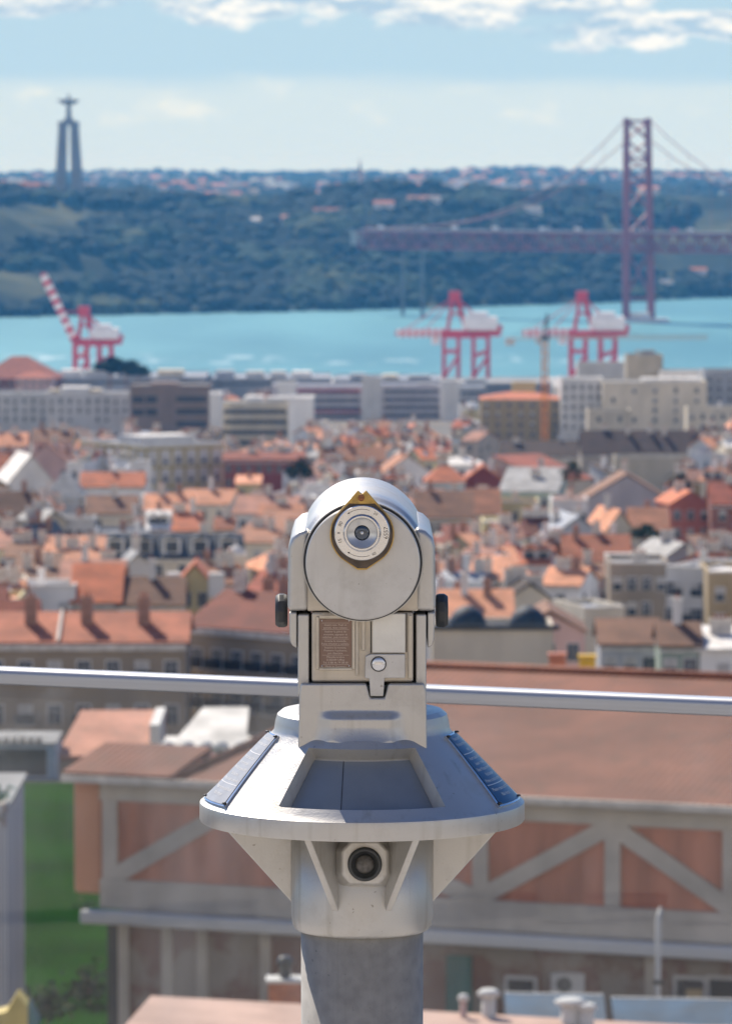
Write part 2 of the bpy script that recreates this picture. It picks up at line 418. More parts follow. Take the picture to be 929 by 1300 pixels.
# ------------------------------------------------------------------ monument
conc = mat('monument_concrete', (.24, .23, .22), .9, 0, .1, .05)
def monument():
    D = 5200; s = D/6000
    base = P(88, 252, D); r = empty('monument', base)
    def X(px): return (px-88)*s
    def Z(py): return (252-py)*s*1.0
    mb = MB(); hw = 6.2
    # four tapered pylons (two in front, two behind) leaning inward
    for sx in (-1, 1):
        for sy in (-1, 1):
            mb.hull2([Vector((sx*16, sy*16, -6)), Vector((sx*3.6, sy*16, -6)), Vector((sx*3.6, sy*7, -6)), Vector((sx*16, sy*7, -6))][::sx*sy or 1],
                     [Vector((sx*10.5, sy*10.5, 80)), Vector((sx*2.0, sy*10.5, 80)), Vector((sx*2.0, sy*3.6, 80)), Vector((sx*10.5, sy*3.6, 80))][::sx*sy or 1], conc)
    mb.build('pylon_frame', r)
    MB().box(-11.4, 11.4, -11.4, 11.4, 80.01, 84, conc).box(-6, 6, -6, 6, 84, 87, conc).build('top_slab', r)
    MB().box(-19, 19, -19, 19, -10, 1, conc).build('plinth', r)
    # statue: robed figure with outstretched arms as one lofted body
    st = MB(); n = 14; z0 = 87
    rings = [(3.3, 2.6, 0), (3.0, 2.4, 5), (2.6, 2.1, 10), (2.3, 1.9, 14), (2.6, 1.9, 18), (3.0, 1.9, 20.5), (1.5, 1.3, 22.2), (.95, 1.0, 22.8), (1.3, 1.5, 24), (1.45, 1.6, 25.4), (1.1, 1.2, 26.8), (.3, .3, 27.6)]
    vs = []; fs = []
    for a, b_, h in rings:
        for k in range(n): t = 2*math.pi*k/n; vs.append((a*math.cos(t)*(1+.06*math.cos(5*t)), b_*math.sin(t), z0+h))
    for i in range(len(rings)-1):
        for k in range(n): fs.append((i*n+k, i*n+(k+1) % n, (i+1)*n+(k+1) % n, (i+1)*n+k))
    st.add(vs, fs, conc, True)
    for sx in (-1, 1):
        st.tube([(sx*2, 0, z0+20), (sx*5, -.2, z0+20.3), (sx*8.5, -.4, z0+20.1), (sx*11, -.5, z0+20.2), (sx*12.8, -.6, z0+20.2)], [1.5, 1.45, 1.3, .7, .4], conc, 8)
        st.hull2([Vector((sx*2.5, -1, z0+19.5)), Vector((sx*9.5, -.8, z0+19.4)), Vector((sx*9.0, -.8, z0+17.2)), Vector((sx*2.3, -1, z0+15))], [Vector((sx*2.5, 1, z0+19.5)), Vector((sx*9.5, .2, z0+19.4)), Vector((sx*9.0, .2, z0+17.2)), Vector((sx*2.3, 1, z0+15))], conc)
    st.build('statue', r)
    tag(r, 'tall concrete monument with open pylons and robed statue arms outstretched on the hill', 'monument')
monument()

# ------------------------------------------------------------------ suspension bridge
steel = mat('bridge_steel', (.27, .06, .075), .6, 0, .1, .05)
pale_c = mat('pale_concrete', (.62, .62, .60), .8, 0, .1, .05)
def bridge():
    D0 = 4105.0
    bL = P(794, 404, D0); bR = P(826, 404, D0+14)
    root = empty('suspension_bridge', Vector(((bL.x+bR.x)/2, D0+7, WZ)))
    o = root.location
    tL = P(795, 150, D0)-o; tR = P(822, 150, D0+14)-o
    bL = Vector((bL.x, D0, WZ+3))-o; bR = Vector((bR.x, D0+14, WZ+3))-o
    tw = MB()
    def leg(a, c):
        tw.hull2([a+Vector((x, y, 0)) for x, y in ((-3.3, -3.3), (3.3, -3.3), (3.3, 3.3), (-3.3, 3.3))], [c+Vector((x, y, 0)) for x, y in ((-2.6, -2.6), (2.6, -2.6), (2.6, 2.6), (-2.6, 2.6))], steel)
    leg(bL, tL); leg(bR, tR)
    def lp(t): return bL.lerp(tL, t), bR.lerp(tR, t)
    for t in (.10, .36, .41, .67, .80, .985):
        a, c = lp(t); tw.bar(a, c, 2.2, steel)
    for t0, t1 in ((.41, .54), (.54, .67), (.67, .735), (.735, .80), (.80, .89), (.89, .985), (.10, .36)):
        a0, c0 = lp(t0); a1, c1 = lp(t1)
        tw.bar(a0, c1, 1.5, steel); tw.bar(c0, a1, 1.5, steel)
    tw.build('tower', root)
    mid = (bL+bR)/2
    MB().lathe([(27, -6), (27, 2.2), (25, 3.0)], pale_c, c=(mid.x, mid.y, 0), n=32, smooth=False).box(mid.x-14, mid.x+10, mid.y-9, mid.y+9, 3.02, 8, pale_c).build('tower_pier', root)
    # deck truss
    A = P(462, 304, 4315)-o; B = P(1150, 309, 3960)-o
    A.z = B.z = (Zp(307, D0)-o.z)
    d = (B-A); n = 66; hgt = 15; dn = d.normalized(); nrm = Vector((-dn.y, dn.x, 0))
    tr = MB()
    for sgn in (-1, 1):
        off = nrm*sgn*9
        tr.bar(A+off+Vector((0, 0, 6)), B+off+Vector((0, 0, 6)), 1.6, steel, 2.0)
        tr.bar(A+off+Vector((0, 0, -8.5)), B+off+Vector((0, 0, -8.5)), 1.6, steel, 1.6)
        for i in range(n):
            p0 = A+d*(i/n)+off; p1 = A+d*((i+1)/n)+off
            tr.bar(p0+Vector((0, 0, 6)), p0+Vector((0, 0, -8.5)), 1.0, steel)
            if i % 2: tr.bar(p0+Vector((0, 0, 6)), p1+Vector((0, 0, -8.5)), 1.1, steel)
            else: tr.bar(p0+Vector((0, 0, -8.5)), p1+Vector((0, 0, 6)), 1.1, steel)
    tr.build('deck_truss', root)
    rd = MB(); rd.bar(A+Vector((0, 0, 8)), B+Vector((0, 0, 8)), 19, mat('bridge_road', (.30, .27, .28), .8), 1.6)
    rd.build('road_deck', root)
    # cables
    for off, tp in ((-1, tL), (1, tR)):
        for side in (-1, 1):
            endp = (A if side < 0 else P(1500, 300, 3700)-o)+nrm*off*0+Vector((0, 0, 10))
            if side > 0: endp.z = A.z+10
            pts = []
            for i in range(25):
                t = i/24
                q = tp.lerp(endp, t); 
                q.z = endp.z+(tp.z-endp.z)*(1-min(1, t*1.0))**2.3 if side < 0 else endp.z+(tp.z-endp.z)*(1-t)**4.6
                if side < 0: q.z = endp.z+(tp.z-endp.z)*(1-t)**2.9
                pts.append(q)
            MB().tube(pts, .42, steel, 6).build('cable', root)
            for i in range(2, 24, 2):
                if pts[i].z-A.z > 9: MB().bar(pts[i], Vector((pts[i].x, pts[i].y, A.z+7)), .25, steel).build('hanger', root)
    # approach piers and pale anchorage block at the far end
    for px_ in (530, 556):
        t = (px_-478)/(1150-478); q = A+d*t; q.z = 0
        MB().box(q.x-1.6, q.x+1.6, q.y-6, q.y+6, -3, A.z-11, mat('pier_grey', (.13, .15, .16), .8)).build('approach_pier', root)
    MB().box(A.x-12, A.x-.5, A.y-6, A.y+6, A.z-6, A.z+6, mat('anchor_concrete', (.34, .36, .37), .8)).build('anchorage', root)
    tag(root, 'long dark red suspension bridge with lattice tower crossing the river', 'bridge')
    # traffic on the deck
    cols = [mat('van_white', (.8, .8, .8), .3), mat('car_grey', (.35, .36, .38), .3), mat('car_red', (.5, .06, .05), .3)]
    rg = random.Random(5); items = [(505, 0), (560, 1), (602, 0), (655, 0), (716, 0), (722, 1), (760, 0), (842, 0), (900, 0), (880, 2)]
    nm = ['white van on the bridge deck near its left end', 'grey van on the bridge deck above the pale piers', 'white van on the deck above the middle harbour crane', 'white van on the deck midway from the left end to the tower',
          'white van leading the pair left of the bridge tower', 'grey van following in the pair left of the bridge tower', 'white van on the deck just left of the tower legs', 'white van on the deck just right of the tower legs', 'white van on the deck nearest the right picture edge', 'red van on the deck right of the tower']
    for (px_, ci), lb in zip(items, nm):
        t = (px_-478)/(1150-478); q = o+A+d*t+Vector((0, 0, 8.9))-nrm*4
        e = empty('van', q, math.atan2(dn.y, dn.x))
        MB().prism([(-3.4, .5), (3.4, .5), (3.4, 1.5), (2.5, 1.7), (1.9, 2.9), (-3.4, 3.0)], -1.1, 1.1, cols[ci]).build('body', e)
        for wx in (-2.1, 2.1): MB().lathe([(.45, -1.15), (.45, 1.15)], M['dark'], axis='Y', c=(wx, 0, .45), n=10).build('wheel', e)
        tag(e, lb, 'van', 'vans crossing the bridge')
bridge()

# ------------------------------------------------------------------ harbour cranes
cr_red = mat('crane_red', (.60, .045, .08), .55, 0, .08, .2)
cr_white = mat('crane_white', (.88, .87, .86), .5, 0, .05, .2)
def crane(cx, ybase, ytop, boom_up, label, name='harbour_crane', s=1.0, flip=1):
    D = 2940.; k = D/6000*s
    base = P(cx, ybase, D); base.z = WZ+1.2
    r = empty(name, base)
    H = lambda px: px*k
    legs = MB()
    for lx in (-28, -9.5, 9.5, 28):
        for ly in (-9, 9):
            legs.bar((H(lx), ly, 0), (H(lx), ly, H(56)), 2.4 if ly < 0 else 2.0, cr_red)
    for ly in (-9, 9):
        legs.bar((H(-30), ly, H(56)), (H(30), ly, H(56)), 2.6, cr_red)
        legs.bar((H(-28), ly, H(36)), (H(-9.5), ly, H(36)), 1.8, cr_red); legs.bar((H(9.5), ly, H(30)), (H(28), ly, H(36)), 1.6, cr_red)
        legs.bar((H(-28), ly, H(2)), (H(-9.5), ly, H(30)), 1.2, cr_red)
        legs.bar((H(9.5), ly, H(2)), (H(28), ly, H(30)), 1.2, cr_red)
    for lx in (-28, -9.5, 9.5, 28): legs.bar((H(lx), -9, H(2)), (H(lx), 9, H(2)), 2.4, cr_red)
    legs.build('portal_legs', r)
    af = MB()
    ap = (H(-14), 0, H(106))
    for ly in (-7, 7):
        af.bar((H(-24), ly, H(58)), (ap[0]-1, ly*.3, ap[2]), 1.9, cr_red); af.bar((H(2), ly, H(58)), (ap[0]+1, ly*.3, ap[2]), 2.1, cr_red)
        af.bar((ap[0], ly*.3, ap[2]), (H(34), ly, H(62)), .9, cr_red)
    af.bar((H(-20), 0, H(84)), (H(-4), 0, H(84)), 1.6, cr_red); af.box(ap[0]-3.5, ap[0]+3.5, -3.5, 3.5, ap[2]-3, ap[2]+3, cr_red)
    af.build('frame_mast', r)
    MB().bar((H(-28), -3.5, H(59)), (H(44), -3.5, H(59)), 2.6, cr_red, 3.6).bar((H(-28), 3.5, H(59)), (H(44), 3.5, H(59)), 2.6, cr_red, 3.6).build('rear_girder', r)
    hb = MB().box(H(-4), H(40), -7.5, 7.5, H(63), H(80), cr_white); hb.box(H(2), H(28), -6, 6, H(80.1), H(86), cr_white); hb.box(H(40.1), H(46), -4.5, 4.5, H(61.5), H(70), cr_red)
    hb.build('machine_house', r, bevel=.5)
    bo = MB()
    a = Vector((H(-28), 0, H(59.5)))
    e = Vector((H(-28)-H(48), 0, H(59.5)+H(101))) if boom_up else Vector((H(-86), 0, H(59)))
    nb_ = 14
    for i in range(nb_):
        p0 = a.lerp(e, i/nb_); p1 = a.lerp(e, (i+1)/nb_)
        for ly in (-2.6, 2.6): bo.bar(p0+Vector((0, ly, 0)), p1+Vector((0, ly, 0)), 2.2, cr_white if i % 2 else cr_red, 4.6)
        bo.bar(p0+Vector((0, -2.6, 0)), p0+Vector((0, 2.6, 0)), .8, cr_red)
    if not boom_up:
        for f in (.45, .95): bo.bar(Vector(ap), a.lerp(e, f), .6, cr_red)
    else: bo.bar(Vector(ap), a.lerp(e, .45), .7, cr_red)
    bo.bar(e+Vector((0, -3.5, 0)), e+Vector((0, 3.5, 0)), 3, cr_red)
    bo.build('boom', r)
    cb = a.lerp(e, .18) if not boom_up else Vector((H(-12), 0, H(52)))
    MB().box(cb.x-2.5, cb.x+2.5, -2, 2, cb.z-7, cb.z-2.6, cr_white).build('operator_cab', r)
    tag(r, label, 'crane', 'red harbour cranes by the river')
    return r
crane(591, 483, 375, False, 'red harbour crane with horizontal boom left of the tall construction crane')
crane(752, 474, 370, False, 'red harbour crane standing just below the bridge tower')
crane(119, 470, 390, True, 'red harbour crane with striped boom raised at the left', s=.82)

# quay strip on the near shore
MB().box(-900, 900, 2780, 2962, -140, -126.6, mat('quay_concrete', (.42, .42, .41), .9, 0, .2, .02)).build('quay')
tag(bpy.data.objects['quay'], kind='structure')

# construction crane
def tower_crane():
    D = 1490.; k = D/6000
    c = mat('crane_yellow', (.78, .27, .03), .6); dk = mat('crane_dark', (.07, .09, .11), .6); g = mat('crane_jib_grey', (.52, .50, .44), .6)
    base = P(691, 565, D); top = P(691, 432, D)
    r = empty('construction_crane', base); h = top.z-base.z
    m_ = MB(); w = .8
    for i in range(16):
        z0 = -8+(h+8)*i/16; z1 = -8+(h+8)*(i+1)/16
        for sx in (-1, 1):
            for sy in (-1, 1): m_.bar((sx*w, sy*w, z0), (sx*w, sy*w, z1), .5, c)
            m_.bar((sx*w, -w, z0), (sx*w, w, z1), .35, c); 
        m_.bar((-w*(1 if i % 2 else -1), -w, z0), (w*(1 if i % 2 else -1), -w, z1), .35, c)
    m_.build('mast', r)
    t = MB()
    for sx in (-1, 1): t.bar((sx*.9, 0, h+1), (0.7, 0, h+8), .5, dk)
    t.box(-1.2, 1.2, -1.2, 1.2, h, h+1.6, dk); t.bar((.7, 0, h+7.6), (.7, 0, h+8.6), .5, dk); t.build('slewing_tower', r)
    MB().box(-2.9, -1.3, -1, .8, h-1.2, h+1.2, M['frame']).build('operator_cab', r)
    j = MB(); n = 30; Ln = 50
    for i in range(n):
        x0 = 1.3+Ln*i/n; x1 = 1.3+Ln*(i+1)/n
        for y in (-.6, .6): j.bar((x0, y, h+.4), (x1, y, h+.4), .22, g); j.bar((x0, y, h+.4), ((x0+x1)/2, 0, h+1.5), .12, g); j.bar(((x0+x1)/2, 0, h+1.5), (x1, y, h+.4), .12, g)
        j.bar((x0, 0, h+1.5), (x1, 0, h+1.5), .22, g)
    j.build('jib', r)
    j = MB()
    for y in (-.6, .6): j.bar((-1.3, y, h+.5), (-12, y, h+.5), .4, g)
    j.box(-12.5, -9.5, -.9, .9, h-1.6, h+.8, pale_c); j.build('counter_jib', r)
    MB().bar((.7, 0, h+8), (30, 0, h+1.6), .12, dk).bar((.7, 0, h+8), (-11, 0, h+1), .12, dk).build('tie_cables', r)
    tag(r, 'slim orange construction crane with grey jib behind the ochre apartment block', 'crane')
tower_crane()

# ------------------------------------------------------------------ generic town house
def win_mesh(w, h, kind):
    m_ = MB(); fr = .09
    if kind == 'plain':
        m_.box(-w/2-fr, w/2+fr, -.06, .0, 0-fr, h+fr, M['frame']); m_.box(-w/2, w/2, -.09, -.061, 0, h, M['glass_dark']); m_.box(-.04, .04, -.12, -.091, 0, h, M['frame'])
    elif kind == 'tall':
        m_.box(-w/2-.14, w/2+.14, -.07, 0, 0, h+.16, M['frame']); m_.box(-w/2, w/2, -.1, -.071, .02, h, M['glass_dark']); m_.box(-.04, .04, -.13, -.101, 0, h, M['frame']); m_.box(-w/2, w/2, -.125, -.1, h*.66, h*.66+.07, M['frame'])
    elif kind == 'blind':
        m_.box(-w/2-fr, w/2+fr, -.06, .0, 0-fr, h+fr, M['frame']); m_.box(-w/2, w/2, -.09, -.061, 0, h*.55, M['glass_dark']); m_.box(-w/2, w/2, -.10, -.061, h*.55, h, M['shade'])
    elif kind == 'strip':
        m_.box(-w/2, w/2, -.06, 0, 0, h, M['glass_dark'])
        k = int(w/1.6)
        for i in range(1, k): m_.box(-w/2+w*i/k-.08, -w/2+w*i/k+.08, -.1, -.061, 0, h, M['frame'])
    return m_.mesh('window')
WM = {k: win_mesh(1.1, 1.7, k) for k in ('plain', 'tall', 'blind')}
def chim_mesh(m_, h=2.2, w=.9, pots=2):
    c = MB(); c.box(-w/2, w/2, -.35, .35, -1.5, h, m_); c.box(-w/2-.08, w/2+.08, -.43, .43, h, h+.15, m_)
    for i in range(pots):
        x = (i-(pots-1)/2)*.4; c.lathe([(.13, h+.15), (.1, h+.55)], ROOF['terracotta'], c=(x, 0, 0), n=8)
    return c.mesh('chimney')
CM = [chim_mesh(M['chim'], 1.9, 1.1), chim_mesh(M['chimb'], 1.7, .9), chim_mesh(WALL['white'], 2.3, .8, 1), chim_mesh(M['chim'], 1.5, 2.0, 4)]
dorm_cache = {}
def dormer_mesh(wall, roof, w=2.0, h=1.9, dep=3.0):
    key = (wall, roof, w, h, dep)
    if key in dorm_cache: return dorm_cache[key]
    d = MB(); d.box(-w/2, w/2, 0, dep, 0, h, WALL[wall])
    d.box(-w/2+.35, w/2-.35, -.05, -.001, .3, h-.3, M['glass_dark'])
    d.hull2([Vector((-w/2-.15, -.2, h+.01)), Vector((w/2+.15, -.2, h+.01)), Vector((0, -.2, h+.7))], [Vector((-w/2-.15, dep, h+.01)), Vector((w/2+.15, dep, h+.01)), Vector((0, dep, h+.7))], ROOF[roof])
    dorm_cache[key] = d.mesh('dormer'); return dorm_cache[key]

HOUSES = []   # (root, attrs)
def house(x0, x1, ye, wall='white', roof='terracotta', typ='gx', rh=20, ang=0, D=None, dep=11, hgt=14, fl=2, cols=None, wk='plain', chims=None, dorm=0, label=None, cat='house', name='house', group='houses of the old town', vis=16, skew=0, band=None, boxes=(), rg=rnd, wins=True, sidewins=True):
    D = D or D_of(ye); a = R(ang)
    s = D/6000
    pa = P(x0, ye, D); pb = P(x1, ye, D)
    W = (pb.x-pa.x)/max(.3, math.cos(a))
    c = (pa+pb)/2
    base = Vector((c.x, D, c.z-hgt))
    r = empty(name, base, a)
    rhm = rh*s
    w2 = W/2; wm_ = WALL[wall]; rm = ROOF[roof]
    wb_ = MB(); rb = MB(); ov = .35; th = .18
    if typ == 'gx':      # ridge parallel to the front
        pts = [(0, 0), (dep, 0), (dep, hgt), (dep/2, hgt+rhm-.25), (0, hgt)]
        wb_.hull2([Vector((-w2, y, z)) for y, z in pts], [Vector((w2, y, z)) for y, z in pts], wm_)
        sl = rhm/(dep/2)
        for y0, y1, z0, z1 in ((-ov, dep/2, hgt-ov*sl+.02, hgt+rhm), (dep/2, dep+ov, hgt+rhm, hgt-ov*sl+.02)):
            rb.hull2([Vector((-w2-ov, y0, z0)), Vector((w2+ov, y0, z0)), Vector((w2+ov, y1, z1)), Vector((-w2-ov, y1, z1))],
                     [Vector((-w2-ov, y0, z0+th)), Vector((w2+ov, y0, z0+th)), Vector((w2+ov, y1, z1+th)), Vector((-w2-ov, y1, z1+th))], rm)
        rz = lambda x, y: hgt+rhm*(1-abs(y-dep/2)/(dep/2))
    elif typ == 'gy':    # gable faces the camera
        pts = [(-w2, 0), (w2, 0), (w2, hgt), (0, hgt+rhm-.25), (-w2, hgt)]
        wb_.hull2([Vector((x, 0, z)) for x, z in pts], [Vector((x, dep, z)) for x, z in pts], wm_)
        sl = rhm/w2
        for xa, za, xb, zb in ((-w2-ov, hgt-ov*sl+.02, 0, hgt+rhm), (0, hgt+rhm, w2+ov, hgt-ov*sl+.02)):
            rb.hull2([Vector((xa, -ov, za)), Vector((xb, -ov, zb)), Vector((xb, dep+ov, zb)), Vector((xa, dep+ov, za))],
                     [Vector((xa, -ov, za+th)), Vector((xb, -ov, zb+th)), Vector((xb, dep+ov, zb+th)), Vector((xa, dep+ov, za+th))], rm)
        rz = lambda x, y: hgt+rhm*(1-abs(x)/w2)
    elif typ == 'hip':
        wb_.box(-w2, w2, 0, dep, 0, hgt, wm_)
        k = min(dep/2, w2*.8); z0 = hgt+.02; z1 = hgt+rhm
        rb.add([(-w2-ov, -ov, z0), (w2+ov, -ov, z0), (w2+ov, dep+ov, z0), (-w2-ov, dep+ov, z0), (-w2+k, dep/2, z1), (w2-k, dep/2, z1)], [(0, 1, 5, 4), (2, 3, 4, 5), (1, 2, 5), (3, 0, 4), (3, 2, 1, 0)], rm)
        rz = lambda x, y: hgt+rhm*min(1-abs(y-dep/2)/(dep/2), (w2-abs(x))/k)
    elif typ == 'shed':  # single slope falling to the front
        pts = [(0, 0), (dep, 0), (dep, hgt+rhm-.02), (0, hgt)]
        wb_.hull2([Vector((-w2, y, z)) for y, z in pts], [Vector((w2, y, z)) for y, z in pts], wm_)
        rb.hull2([Vector((-w2-ov, -ov, hgt+.02)), Vector((w2+ov, -ov, hgt+.02)), Vector((w2+ov, dep+ov, hgt+rhm+.1)), Vector((-w2-ov, dep+ov, hgt+rhm+.1))],
                 [Vector((-w2-ov, -ov, hgt+.2)), Vector((w2+ov, -ov, hgt+.2)), Vector((w2+ov, dep+ov, hgt+rhm+.28)), Vector((-w2-ov, dep+ov, hgt+rhm+.28))], rm)
        rz = lambda x, y: hgt+rhm*y/dep
    else:                # flat with a parapet
        wb_.box(-w2, w2, 0, dep, 0, hgt, wm_)
        t = .3; pz = hgt+.9
        wb_.box(-w2, w2, 0, t, hgt, pz, wm_).box(-w2, w2, dep-t, dep, hgt, pz, wm_).box(-w2, -w2+t, t, dep-t, hgt, pz, wm_).box(w2-t, w2, t, dep-t, hgt, pz, wm_)
        rb.box(-w2+t+.01, w2-t-.01, t+.01, dep-t-.01, hgt+.01, hgt+.3, rm)
        rz = lambda x, y: hgt+.2
    wb_.build('wall', r); rb.build('roof', r)
    if typ != 'flat' or rh > 0:
        if typ == 'flat': pass
    # cornice
    if ye > 560 and typ in ('gx', 'hip', 'flat'):
        z = hgt+.9 if typ == 'flat' else hgt-.35
        MB().box(-w2-.12, w2+.12, -.14, -.003, z-.25, z, M['frame']).build('cornice', r)
    for (bx0, bx1, by, bh, bd, bm) in boxes:   # rooftop blocks: fractions of width, height in px
        MB().box(-w2+W*bx0, -w2+W*bx1, by, by+bd, hgt+.31, hgt+.3+bh*s, WALL[bm]).build('roof_block', r)
    nw = 0
    if wins and fl > 0:
        step = 3.3
        cols_ = cols if cols is not None else max(1, int(W/3.0))
        def wrow(nc, length, f):
            nonlocal nw
            for i in range(fl):
                z = hgt-1.0-1.9-i*step
                if z < 1: continue
                for j in range(nc):
                    if rg.random() < .07 or nw > 90: continue
                    x = -length/2+length*(j+.5)/nc
                    f(x, z); nw += 1
        kinds = [wk, wk, 'blind']
        if wk == 'strip':
            me = win_mesh(W*.9, 1.5, 'strip')
            for i in range(fl):
                z = hgt-1-1.9-i*step; inst('window', me, r, (0, -.003, z)); nw += 1
        else:
            wrow(cols_, W, lambda x, z: inst('window', WM[rg.choice(kinds)], r, (x, -.003, z)))
        if abs(ang) > 8 and sidewins:
            nc = max(1, int(dep/3.2)); sg = -1 if ang > 0 else 1
            wrow(nc, dep, lambda x, z: inst('window', WM[rg.choice([k for k in kinds if k != 'strip'] or ['plain'])], r, (sg*(w2+.003), dep/2+x, z), sg*R(90)))
    nch = chims if chims is not None else (rg.choice([1, 1, 2, 3]) if typ != 'flat' else rg.choice([0, 1, 2]))
    for i in range(nch):
        x = -w2*.8+1.6*w2*((i+.5)/nch)+rg.uniform(-.1, .1)*w2
        y = dep*rg.uniform(.4, .65)
        inst('chimney', CM[rg.randrange(4)], r, (x, y, rz(x, y)))
    if ye > 560 and typ in ('gx', 'shed', 'hip') and rg.random() < .45 and not label:
        x = rg.uniform(-.5, .5)*w2; y = dep*.22; z = rz(x, y)
        sl_ = (rz(x, y+.5)-z)/.5
        MB().hull2([Vector((x-.5, y-.7, z-.7*sl_+.25)), Vector((x+.5, y-.7, z-.7*sl_+.25)), Vector((x+.5, y+.7, z+.7*sl_+.25)), Vector((x-.5, y+.7, z+.7*sl_+.25))],
                   [Vector((x-.5, y-.7, z-.7*sl_+.36)), Vector((x+.5, y-.7, z-.7*sl_+.36)), Vector((x+.5, y+.7, z+.7*sl_+.36)), Vector((x-.5, y+.7, z+.7*sl_+.36))], rg.choice([ROOF['white'], M['glass_dark'], ROOF['bluegrey']])).build('skylight', r)
    if typ == 'flat' and not label and rg.random() < .6:
        x = rg.uniform(-.4, .3)*w2; MB().box(x, x+w2*.5, dep*.4, dep*.8, hgt+.31, hgt+2.4, WALL[rg.choice(['white', 'cream', 'grey'])]).build('stair_house', r)
    for i in range(dorm):
        x = -w2+W*(i+.5)/dorm; y = dep*.12
        inst('dormer', dormer_mesh('white', 'slate' if roof == 'slate' else roof), r, (x, y, rz(x, y)-.5))
    at = dict(x=(x0+x1)/2, y=ye-rh/2, wall=wall, roof=roof, typ=typ, w=x1-x0, ch=nch, dm=dorm, D=D, box=(min(x0, x1), ye-rh, max(x0, x1), ye+vis), rh=rh)
    if label: tag(r, label, cat, group)
    else: tag(r, None, cat, group)
    HOUSES.append((r, at, label))
    return r, W, s

G1 = 'blocks near the river front'
def H(*a, **k): return house(*a, **k)
# ---- far row by the harbour
H(-30, 74, 481, 'brick', 'rust', 'hip', 27, D=2250, dep=40, hgt=16, fl=2, chims=1, label='big brick hall with rust hipped roof at the left below the raised crane', cat='building', name='hall', group=G1)
H(20, 66, 480, 'pink', 'rust', 'hip', 8, D=2100, dep=20, hgt=12, fl=2, chims=0, label='pink annex with low rust roof in front of the big brick hall', cat='building', name='building', group=G1)
H(68, 262, 480, 'grey', 'bluegrey', 'flat', 0, D=2350, dep=60, hgt=16, fl=1, wk='strip', chims=0, boxes=((.05, .18, 3, 9, 14, 'white'), (.2, .38, 3, 9, 14, 'white'), (.42, .6, 3, 8, 14, 'grey'), (.68, .85, 3, 9, 14, 'cream')), label='long grey warehouse with white roof lights behind the white apartment block', cat='warehouse', name='warehouse', group=G1)
H(266, 420, 482, 'grey', 'bluegrey', 'flat', 0, D=2380, dep=60, hgt=16, fl=1, wk='strip', chims=0, boxes=((.05, .2, 3, 10, 14, 'grey'), (.3, .45, 3, 9, 14, 'white'), (.5, .63, 3, 9, 14, 'white'), (.68, .84, 3, 9, 14, 'white')), label='long grey warehouse with three white roof blocks left of centre', cat='warehouse', name='warehouse', group=G1)
H(424, 560, 484, 'grey', 'bluegrey', 'flat', 0, D=2400, dep=60, hgt=16, fl=1, wk='strip', chims=0, boxes=((.15, .3, 3, 8, 14, 'grey'), (.45, .6, 3, 7, 14, 'cream'), (.7, .9, 3, 6, 14, 'grey')), label='long grey warehouse just left of the middle harbour crane legs', cat='warehouse', name='warehouse', group=G1)
H(563, 700, 488, 'grey', 'grey', 'flat', 0, D=2420, dep=60, hgt=16, fl=1, wk='strip', chims=0, boxes=((.2, .4, 3, 5, 14, 'grey'),), label='grey warehouse at the feet of the middle harbour crane', cat='warehouse', name='warehouse', group=G1)
H(345, 462, 492, 'lilac', 'bluegrey', 'flat', 0, D=1990, dep=26, hgt=22, fl=4, wk='strip', chims=0, boxes=((.02, .2, 2, 3, 10, 'grey'),), vis=50, label='lilac grey office slab with red trimmed window bands', cat='office block', name='office_block', group=G1)
H(483, 561, 491, 'lilac', 'bluegrey', 'flat', 0, D=1995, dep=26, hgt=22, fl=5, wk='strip', chims=0, boxes=((.6, .9, 2, 3, 10, 'grey'),), vis=50, label='lilac grey office slab between the two white stair towers', cat='office block', name='office_block', group=G1)
H(583, 616, 493, 'grey', 'bluegrey', 'flat', 0, D=1995, dep=26, hgt=22, fl=4, wk='strip', chims=0, label='grey office slab right of the right hand white stair tower', cat='office block', name='office_block', group=G1)
H(459, 484, 482, 'white', 'white', 'flat', 0, D=1975, dep=12, hgt=24, fl=0, chims=0, vis=60, label='plain white stair tower at the centre, left of the other', cat='tower', name='stair_tower', group=G1)
H(560, 583, 487, 'white', 'white', 'flat', 0, D=1975, dep=12, hgt=24, fl=0, chims=0, vis=60, label='plain white stair tower beneath the middle harbour crane', cat='tower', name='stair_tower', group=G1)
H(352, 376, 488, 'white', 'white', 'flat', 0, D=1960, dep=10, hgt=10, fl=0, chims=0, label='small white lift house behind the striped white block', cat='building', name='lift_house', group=G1)
for z_, yy_ in ((0, 0),):
    rr = HOUSES[6][0]
    for hz in (20.3, 11.5): MB().box(-16, 19.5, -.5, -.08, hz, hz+.8, mat('red_band', (.5, .10, .14), .7)).build('red_band', rr)
H(-20, 60, 502, 'white', 'grey', 'flat', 0, D=1720, dep=20, hgt=16, fl=3, chims=1, vis=44, label='pale bluish apartment block at the left picture edge above the roofs', cat='apartment block', name='apartment_block', group=G1)
H(60, 165, 502, 'white', 'grey', 'flat', 0, D=1700, dep=22, hgt=18, fl=3, chims=0, boxes=((.02, .13, 2, 6, 9, 'cream'), (.16, .5, 2, 9, 10, 'white'), (.52, .66, 2, 6, 9, 'cream')), vis=44, label='white apartment block with bright roof boxes left of the brown block', cat='apartment block', name='apartment_block', group=G1)
r_, W_, s_ = H(165, 267, 492, 'brown', 'grey', 'flat', 0, D=1660, dep=22, hgt=20, fl=0, chims=0, boxes=((.25, .6, 2, 5, 8, 'brown'),), vis=58, label='brown block with deep dark loggias above the white gold building', cat='apartment block', name='apartment_block', group=G1)
